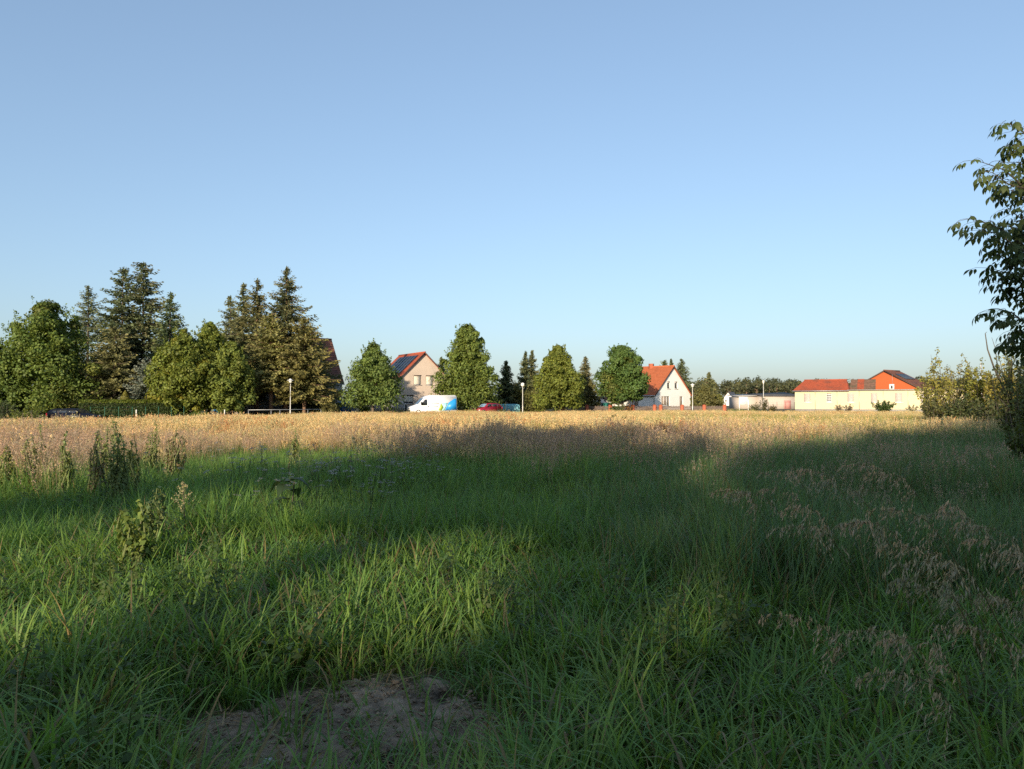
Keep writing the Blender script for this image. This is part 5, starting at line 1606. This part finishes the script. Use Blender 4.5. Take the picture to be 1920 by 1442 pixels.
rg = np.random.default_rng(500)
pts = np.concatenate([sample(1.6, 5, 75, rg), sample(5, 9, 58, rg), sample(9, 15, 40, rg), sample(15, 26, 24, rg), sample(26, 45, 12, rg), sample(45, 100, 6.5, rg)])
x, y = pts[:, 0], pts[:, 1]
D = y
px_ = 960 + x / np.maximum(y, .5) * F
# the meadow stops at the road and the buildings' plots
edge = np.interp(x, [-90, -55, -40, -22, -8, 10, 30, 60, 90], [60, 66, 68, 82, 88, 95, 99, 98, 96])
keep = (D < edge - 1.5) & (D > 1.5)
pts, x, y, D, px_ = pts[keep], x[keep], y[keep], D[keep], px_[keep]
nz1 = vnoise(x, y, 1.7) - .5; nz2 = vnoise(x + 40, y, 6.0) - .5; nz3 = vnoise(x, y + 70, .7) - .5
dry0 = np.interp(px_, [0, 300, 450, 700, 850, 1000, 1300, 1600, 1920], [13, 15.5, 19, 20, 20.5, 17, 17, 26, 36])
dr = sstep(.74, 1.30, D / dry0 + nz1 * .34 + nz2 * .3 + nz3 * .12)
dr = dr * (1 - .75 * sstep(32, 20, D) * sstep(.45, .75, vnoise(x + 3, y + 9, 2.6)))
isdry = (rg.random(len(x)) < dr) & (D > 10 + nz1 * 3)
# bare soil keeps only short, sparse grass
U = ((x - cx) - (y - cy_) * .278) / .98; V = (y - cy_) / .95
soil = np.sqrt(U ** 2 + V ** 2) + nz3 * .75 + .22 * sstep(.0, .9, U) + .15 * sstep(-.4, -1.0, V)
bare = soil < .76
rim = (soil >= .76) & (soil < 1.05)
gsel = ~isdry & ~bare
coarse_p = sstep(1150, 1450, px_ + 300 * nz2) * sstep(5.0, 6.6, D)
is_coarse = gsel & (rg.random(len(x)) < coarse_p)
near = gsel & ~is_coarse & (D < 7.5 + nz1 * 2)
midm = gsel & ~is_coarse & ~near


def P3(sel):
    return np.stack([x[sel], y[sel], gz(x[sel], y[sel])], 1)


hs = (1 + .45 * nz2 + .45 * nz1 + .2 * nz3) * (1 - .38 * sstep(30, 60, D))
s_near = hs[near] * rg.uniform(.65, 1.12, near.sum()) * np.where(rim[near], .7, 1)
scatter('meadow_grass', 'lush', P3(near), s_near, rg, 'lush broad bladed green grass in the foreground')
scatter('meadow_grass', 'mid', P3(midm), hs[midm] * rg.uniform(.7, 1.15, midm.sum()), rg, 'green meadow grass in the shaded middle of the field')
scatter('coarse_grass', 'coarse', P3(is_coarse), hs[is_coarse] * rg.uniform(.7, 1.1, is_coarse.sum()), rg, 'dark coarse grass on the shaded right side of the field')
sh_sel = bare & (rg.random(len(x)) < np.clip(.26 + .7 * sstep(.35, .75, soil) + .7 * sstep(-.2, .6, U) * .6, 0, 1))
scatter('short_grass', 'short', P3(sh_sel), rg.uniform(.6, 1.3, sh_sel.sum()), rg, 'sparse short grass growing on the bare soil')
q = sample(2.2, 15, 3.5, rg)
ok = vnoise(q[:, 0], q[:, 1], 1.4) + .3 * rg.random(len(q)) > .62
q = q[ok]
scatter('meadow_weeds', 'forb', np.c_[q, gz(q[:, 0], q[:, 1])], rg.uniform(.6, 1.2, len(q)), rg, 'small broad leaved weeds mixed into the green grass')
q = np.stack([cx + rg.uniform(-1.5, 1.5, 420), cy_ + rg.uniform(-1.2, 1.2, 420)], 1)
q = q[vnoise(q[:, 0], q[:, 1], .3) > .42]
scatter('straw_litter', 'litter', np.c_[q, gz(q[:, 0], q[:, 1]) + .02], rg.uniform(.5, 1.2, len(q)), rg, 'dead straw lying on the bare soil', tilt=.05)
# dry part
dsel = isdry & ~bare
gsel_ = is_coarse
oliv = dsel & (rg.random(len(x)) < np.clip(.9 * sstep(1120, 1240, px_ + 160 * nz2) * sstep(26, 34, D) * sstep(80, 62, D) * sstep(1790, 1700, px_) + .22 + .9 * nz2 * .6, 0, .9))
mixb = gsel_ & (rg.random(len(x)) < .05 * sstep(7.5, 10, D) * sstep(1000, 1300, px_))
bent = mixb | dsel & ~oliv & (rg.random(len(x)) < sstep(30, 19, D) * .9)
pat = vnoise(x + 13, y + 5, 4.5) + .5 * vnoise(x, y, 1.3) - .25
dock = dsel & ~oliv & ~bent & (rg.random(len(x)) < sstep(.6, .9, pat) * .5)
dry = dsel & ~oliv & ~bent & ~dock
scatter('dry_grass', 'dry', P3(dry), hs[dry] * rg.uniform(.75, 1.1, dry.sum()), rg, 'golden dry seeding grass in the sunlit far field')
scatter('dock_stalks', 'dock', P3(dock), hs[dock] * rg.uniform(.7, 1.15, dock.sum()), rg, 'reddish seeding dock stalks in the dry grass')
scatter('bent_grass', 'bent', P3(bent), hs[bent] * rg.uniform(.75, 1.1, bent.sum()), rg, 'pinkish brown seeding grass along the shade edge')
scatter('olive_grass', 'olive', P3(oliv), hs[oliv] * rg.uniform(.75, 1.1, oliv.sum()), rg, 'yellow green grass in the far right of the field')
# white flowers
q = sample(8.5, 17, 3.2, rg)
pq = 960 + q[:, 0] / q[:, 1] * F
ok = (pq > 250) & (pq < 860) & (rg.random(len(q)) < sstep(250, 480, pq) * sstep(870, 760, pq) * (.2 + vnoise(q[:, 0], q[:, 1], 1.2)))
q = q[ok]
scatter('white_flowers', 'yarrow', np.c_[q, gz(q[:, 0], q[:, 1])], rg.uniform(.9, 1.25, len(q)), rg, 'flat white flower heads scattered in the shaded grass')
# mown verge and lawn beyond
q = np.concatenate([sample(85, 122, 2.6, rg, 40)])
edge = np.interp(q[:, 0], [-90, -55, -40, -22, -8, 10, 30, 60, 90], [60, 66, 68, 82, 88, 95, 99, 98, 96])
rc = np.interp(q[:, 0], [p_[0] for p_ in road_pts], [p_[1] for p_ in road_pts])
ok = (q[:, 1] > edge - 3) & (np.abs(q[:, 1] - rc) > 4.6)
# keep plots of the buildings clear
k_ = (q[:, 0] - A[0]) * dv[0] / Lb + (q[:, 1] - A[1]) * dv[1] / Lb; l_ = -(q[:, 0] - A[0]) * dv[1] / Lb + (q[:, 1] - A[1]) * dv[0] / Lb
ok &= ~((k_ > -.5) & (k_ < LT + .5) & (l_ > -.3))
q = q[ok]
scatter('verge_grass', 'olive', np.c_[q, gz(q[:, 0], q[:, 1])], rg.uniform(.3, .55, len(q)) * (1 + 1.3 * sstep(.6, .9, vnoise(q[:, 0], q[:, 1], 3.0))), rg, 'short verge grass beside the road and before the buildings')

# ------------------------------------------------------------------ single drooping brome stalks on the right
bl = [(1440, 885), (1422, 907), (1392, 925), (1352, 915), (1602, 880), (1585, 915), (1552, 925), (1480, 968), (1470, 985), (1545, 987), (1622, 1000), (1655, 955), (1742, 950),
      (1790, 1000), (1832, 985), (1676, 1020), (1690, 1062), (1642, 1060), (1890, 1048), (1700, 1105), (1800, 1112), (1850, 1085), (1868, 1122), (1462, 1152), (1590, 1172), (1622, 1185), (1795, 1178), (1640, 1262), (1900, 1215), (1715, 950), (1508, 905), (1640, 905)]
places = {0: 'by the far middle of the dark grass, topmost left'}


def brome(seed):
    rg = np.random.default_rng(seed)
    r = thing('brome_stalk', (0, 0, 0), 0, 'x', 'grass stalk', 'drooping seed stalks over the dark grass')
    tip = np.array([-.55 + rg.uniform(-.1, .1), rg.uniform(-.15, .15), .80])
    t = np.linspace(0, 1, 9)
    pth = np.stack([tip[0] * t ** 1.7, tip[1] * t ** 1.5, tip[2] * 1.06 * np.sin(t * 1.75) / sin(1.75 * .9)], 1)
    pth[:, 2] = np.interp(t, [0, .3, .6, .8, 1], [0, .42, .74, .83, .80])
    m = MB(); m.tube(pth, np.linspace(.0045, .0016, 9), 4, (.17, .165, .07), cap=False); m.build('stem', M['straw'], r)
    m = MB()
    C_, T_ = [], []
    for k in range(20):
        s0 = rg.uniform(.50, 1.0) if k else 1.0
        c0 = np.array([np.interp(s0, t, pth[:, q]) for q in range(3)])
        ln = rg.uniform(.05, .17) * (1.35 - s0) * 1.6
        az = pi + rg.normal() * 1.0
        w = np.linspace(.15, 1, 9)
        st_ = c0 + np.stack([cos(az) * ln * .75 * w, sin(az) * ln * .75 * w, ln * (.35 * w - 1.0 * w ** 2)], 1)
        m.tube(np.stack([c0, st_[4], st_[8]]), [.0009, .0007, .0005], 3, (.25, .19, .11), cap=False)
        C_.append(st_ + rg.normal(size=(9, 3)) * .006)
        T_.append(np.array([cos(az) * .35, sin(az) * .35, -.85]) + rg.normal(size=(9, 3)) * .25)
    c = np.concatenate(C_); Td = np.concatenate(T_); n = len(c)
    Td /= np.linalg.norm(Td, axis=1)[:, None]
    B = np.cross(Td, rdir(rg, n)); B /= np.linalg.norm(B, axis=1)[:, None]
    sz = rg.uniform(.022, .042, n)[:, None]
    v = np.stack([c - Td * sz * .45, c + B * sz * .11, c + Td * sz * .6, c - B * sz * .11], 1)
    m.add(v.reshape(-1, 3), np.arange(4 * n).reshape(n, 4), np.repeat(jitcol(rg, (.42, .34, .215), n, .25), 4, 0))
    tag(m.build('seed_head', M['straw'], r), kind='stuff')
    return r


masters = [brome(600 + k) for k in range(4)]
rg = np.random.default_rng(610)
used = [False] * 4
GEN = 'tan drooping seed stalk leaning left over the dark grass at the right'
SPEC = {26: 'tan drooping seed stalk arching low near the right edge of the view', 23: 'pale drooping seed stalk alone left of the other tan stalks', 27: 'flattened tan seed head lying on the near dark grass', 0: 'farthest tan seed stalk at the top left of the drooping group'}
for k, (a, b) in enumerate(bl):
    z = .88 if b < 960 else (.82 if b < 1100 else .66)
    sc_ = (z + .02) / .80 * rg.uniform(.95, 1.1)
    tx_, ty_ = GP(a, b, z)
    q = k % 4
    yw = rg.uniform(-.45, .45)
    off = np.array([.52 * sc_ * cos(yw), .52 * sc_ * sin(yw)])
    loc = (tx_ + off[0], ty_ + off[1], float(gz(tx_, ty_)) - .02)
    lab = SPEC.get(k, GEN)
    if not used[q]:
        o = masters[q]; o.location = loc; o.rotation_euler.z = yw; o['label'] = lab; o.scale = (sc_,) * 3; used[q] = True
    else:
        copy_thing(masters[q], loc, yw, lab, scale=sc_)

# ------------------------------------------------------------------ box elder reaching in from the right edge
TX, TY = 7.6, 9.6
rg = np.random.default_rng(700)
be = thing('box_elder_tree', (TX, TY, 0), 0, 'near tree with drooping compound leaves reaching in from the right edge', 'tree')
m = MB(); m.tube([(0, 0, -.2), (.05, 0, 1.5), (-.1, 0, 3.2), (0, .1, 5.0), (.1, 0, 6.6)], [.16, .13, .10, .06, .02], 9); m.build('trunk', M['bark'], be)
leaf_me, leaf_mb = [], []
for k in range(5):
    mb = MB()
    mb.tube([(0, 0, 0), (.06, 0, .008), (.13, 0, -.01)], [.0022, .0018, .0012], 4, (.10, .085, .05), cap=False)
    for (bx_, az, l, w) in ((.13, 0, .10, .05), (.10, .9, .085, .04), (.10, -.9, .085, .04), (.055, 1.05, .075, .036), (.055, -1.05, .075, .036)):
        l *= rg.uniform(.85, 1.15); az += rg.uniform(-.15, .15)
        s = np.array([0, .25, .5, .75, 1.0]); ww = w * np.array([.12, .85, 1, .6, .02])
        lx_ = s * l; dz = -l * (.25 * s + .55 * s ** 2)
        v = []
        for q in range(5):
            for e_, zz in ((-1, -.3), (0, 0), (1, -.3)):
                aa, bb = lx_[q] * (1 - .3 * s[q]), e_ * ww[q] / 2
                v.append((bx_ + cos(az) * aa - sin(az) * bb, sin(az) * aa + cos(az) * bb, -.01 + dz[q] + zz * abs(bb)))
        f = np.array([(q * 3 + e_, q * 3 + e_ + 1, q * 3 + e_ + 4, q * 3 + e_ + 3) for q in range(4) for e_ in (0, 1)])
        mb.add(v, f, jitcol(rg, (.075, .105, .032), 15, .08))
    leaf_me.append(mb.mesh('leaf', M['leaf']))
    leaf_mb.append(mb)
n_leaf = 0
rest = MB()
# branch tips as (px, py, depth) seen in the photograph, plus those above and beyond the frame
tipl = [(1884, 226, 9.2), (1838, 302, 9.0), (1856, 322, 8.8), (1886, 335, 9.6), (1816, 410, 9.0), (1838, 432, 8.8), (1872, 450, 9.4), (1866, 478, 9.0), (1858, 505, 9.2), (1890, 395, 9.0), (1900, 300, 9.4), (1904, 270, 9.3),
        (1860, 578, 9.4), (1884, 592, 9.2), (1893, 540, 9.6), (1900, 470, 9.0), (1905, 620, 9.8), (1890, 640, 9.8), (1905, 420, 9.4), (1880, 420, 9.2), (1900, 510, 9.2), (1895, 355, 9.1), (1912, 245, 9.4)]
for a in range(16):
    tipl.append((rg.uniform(1925, 2140), rg.uniform(180, 660), rg.uniform(8.4, 11)))
tipl[:23] = [tipl[int(q)] for q in rg.permutation(23)]


def put_leaf(p_, yaw_, pitch, s_):
    global n_leaf
    if n_leaf >= 298:       # the rest of the leaves stay joined
        q = leaf_mb[int(rg.integers(0, 5))]
        mt = np.array((mathutils.Matrix.Translation(tuple(p_)) @ mathutils.Euler((rg.normal() * .35, pitch, yaw_)).to_matrix().to_4x4() @ mathutils.Matrix.Scale(s_, 4)))
        V_ = np.concatenate(q.v); C_ = np.concatenate(q.c)
        V_ = V_ @ mt[:3, :3].T + mt[:3, 3]
        base_ = rest.n
        rest.v.append(V_); rest.c.append(C_); rest.n += len(V_)
        for f_, m_ in q.f:
            rest.f.append((f_ + base_, 0))
        return
    o = bpy.data.objects.new('leaf', leaf_me[int(rg.integers(0, 5))]); COL.objects.link(o); o.parent = be
    o.location = p_; o.rotation_euler = (rg.normal() * .35, pitch, yaw_); o.scale = (s_,) * 3
    n_leaf += 1


for (a, b, dd) in tipl:
    if a < 1925:
        a += 13
    xw, yw = P(a, dd); zw = ZP(b, dd)
    tip = np.array([xw - TX, yw - TY, zw])
    hz = max(1.2, min(5.8, zw - .5 - .35 * abs(tip[0])))
    st = np.array([0, 0, hz])
    pth = limb(st, tip, rg, 8, .05, .09)
    br = MB(); br.tube(pth, np.linspace(.035, .004, 8), 5, cap=False)
    # side twigs with paired leaves, thickest towards the tip
    vis = a < 1925
    Lb2 = np.linalg.norm(tip - st)
    nn = 13 if vis else 12
    for q in range(nn):
        t = 1 - (q / nn) ** 1.15 * min(.75, 1.5 / Lb2)
        c = np.array([np.interp(t, np.linspace(0, 1, 8), pth[:, d_]) for d_ in range(3)])
        dirv = (tip - st) / Lb2
        hd = math.atan2(dirv[1], dirv[0])
        for e_ in (-1, 1):
            yy = hd + e_ * rg.uniform(.5, 1.4) if q else hd + e_ * .4
            sl2 = rg.uniform(.0, .18)
            c2 = c + np.array([cos(yy), sin(yy), rg.uniform(-.2, .3)]) * sl2
            if sl2 > .06:
                br.tube(np.stack([c, (c + c2) / 2 + (0, 0, .01), c2]), [.004, .003, .002], 4, cap=False)
            if vis or rg.random() < .35:
                put_leaf(c2, yy + rg.normal() * .3, rg.uniform(.0, .6), rg.uniform(.9, 1.3))
    br.build('branch', M['twig'], be)
# the rest of its crown, out of the picture to the right
n = 2200
dr3 = rdir(rg, n)
pos = np.array([.9, .2, 4.2]) + dr3 * (rg.random(n) ** .4)[:, None] * np.array([2.0, 2.2, 2.8])
ok = (960 + (pos[:, 0] + TX) / (pos[:, 1] + TY) * F) > 1893
ok &= (HY - (pos[:, 2] - CZ) / (pos[:, 1] + TY) * F > 225) | (960 + (pos[:, 0] + TX) / (pos[:, 1] + TY) * F > 1960)
leaves(rest, pos[ok], dr3[ok] + rdir(rg, ok.sum()), rg.uniform(.06, .11, ok.sum()), jitcol(rg, (.075, .105, .032), int(ok.sum()), .15), rg)
tag(rest.build('foliage', M['leaf'], be), kind='stuff')
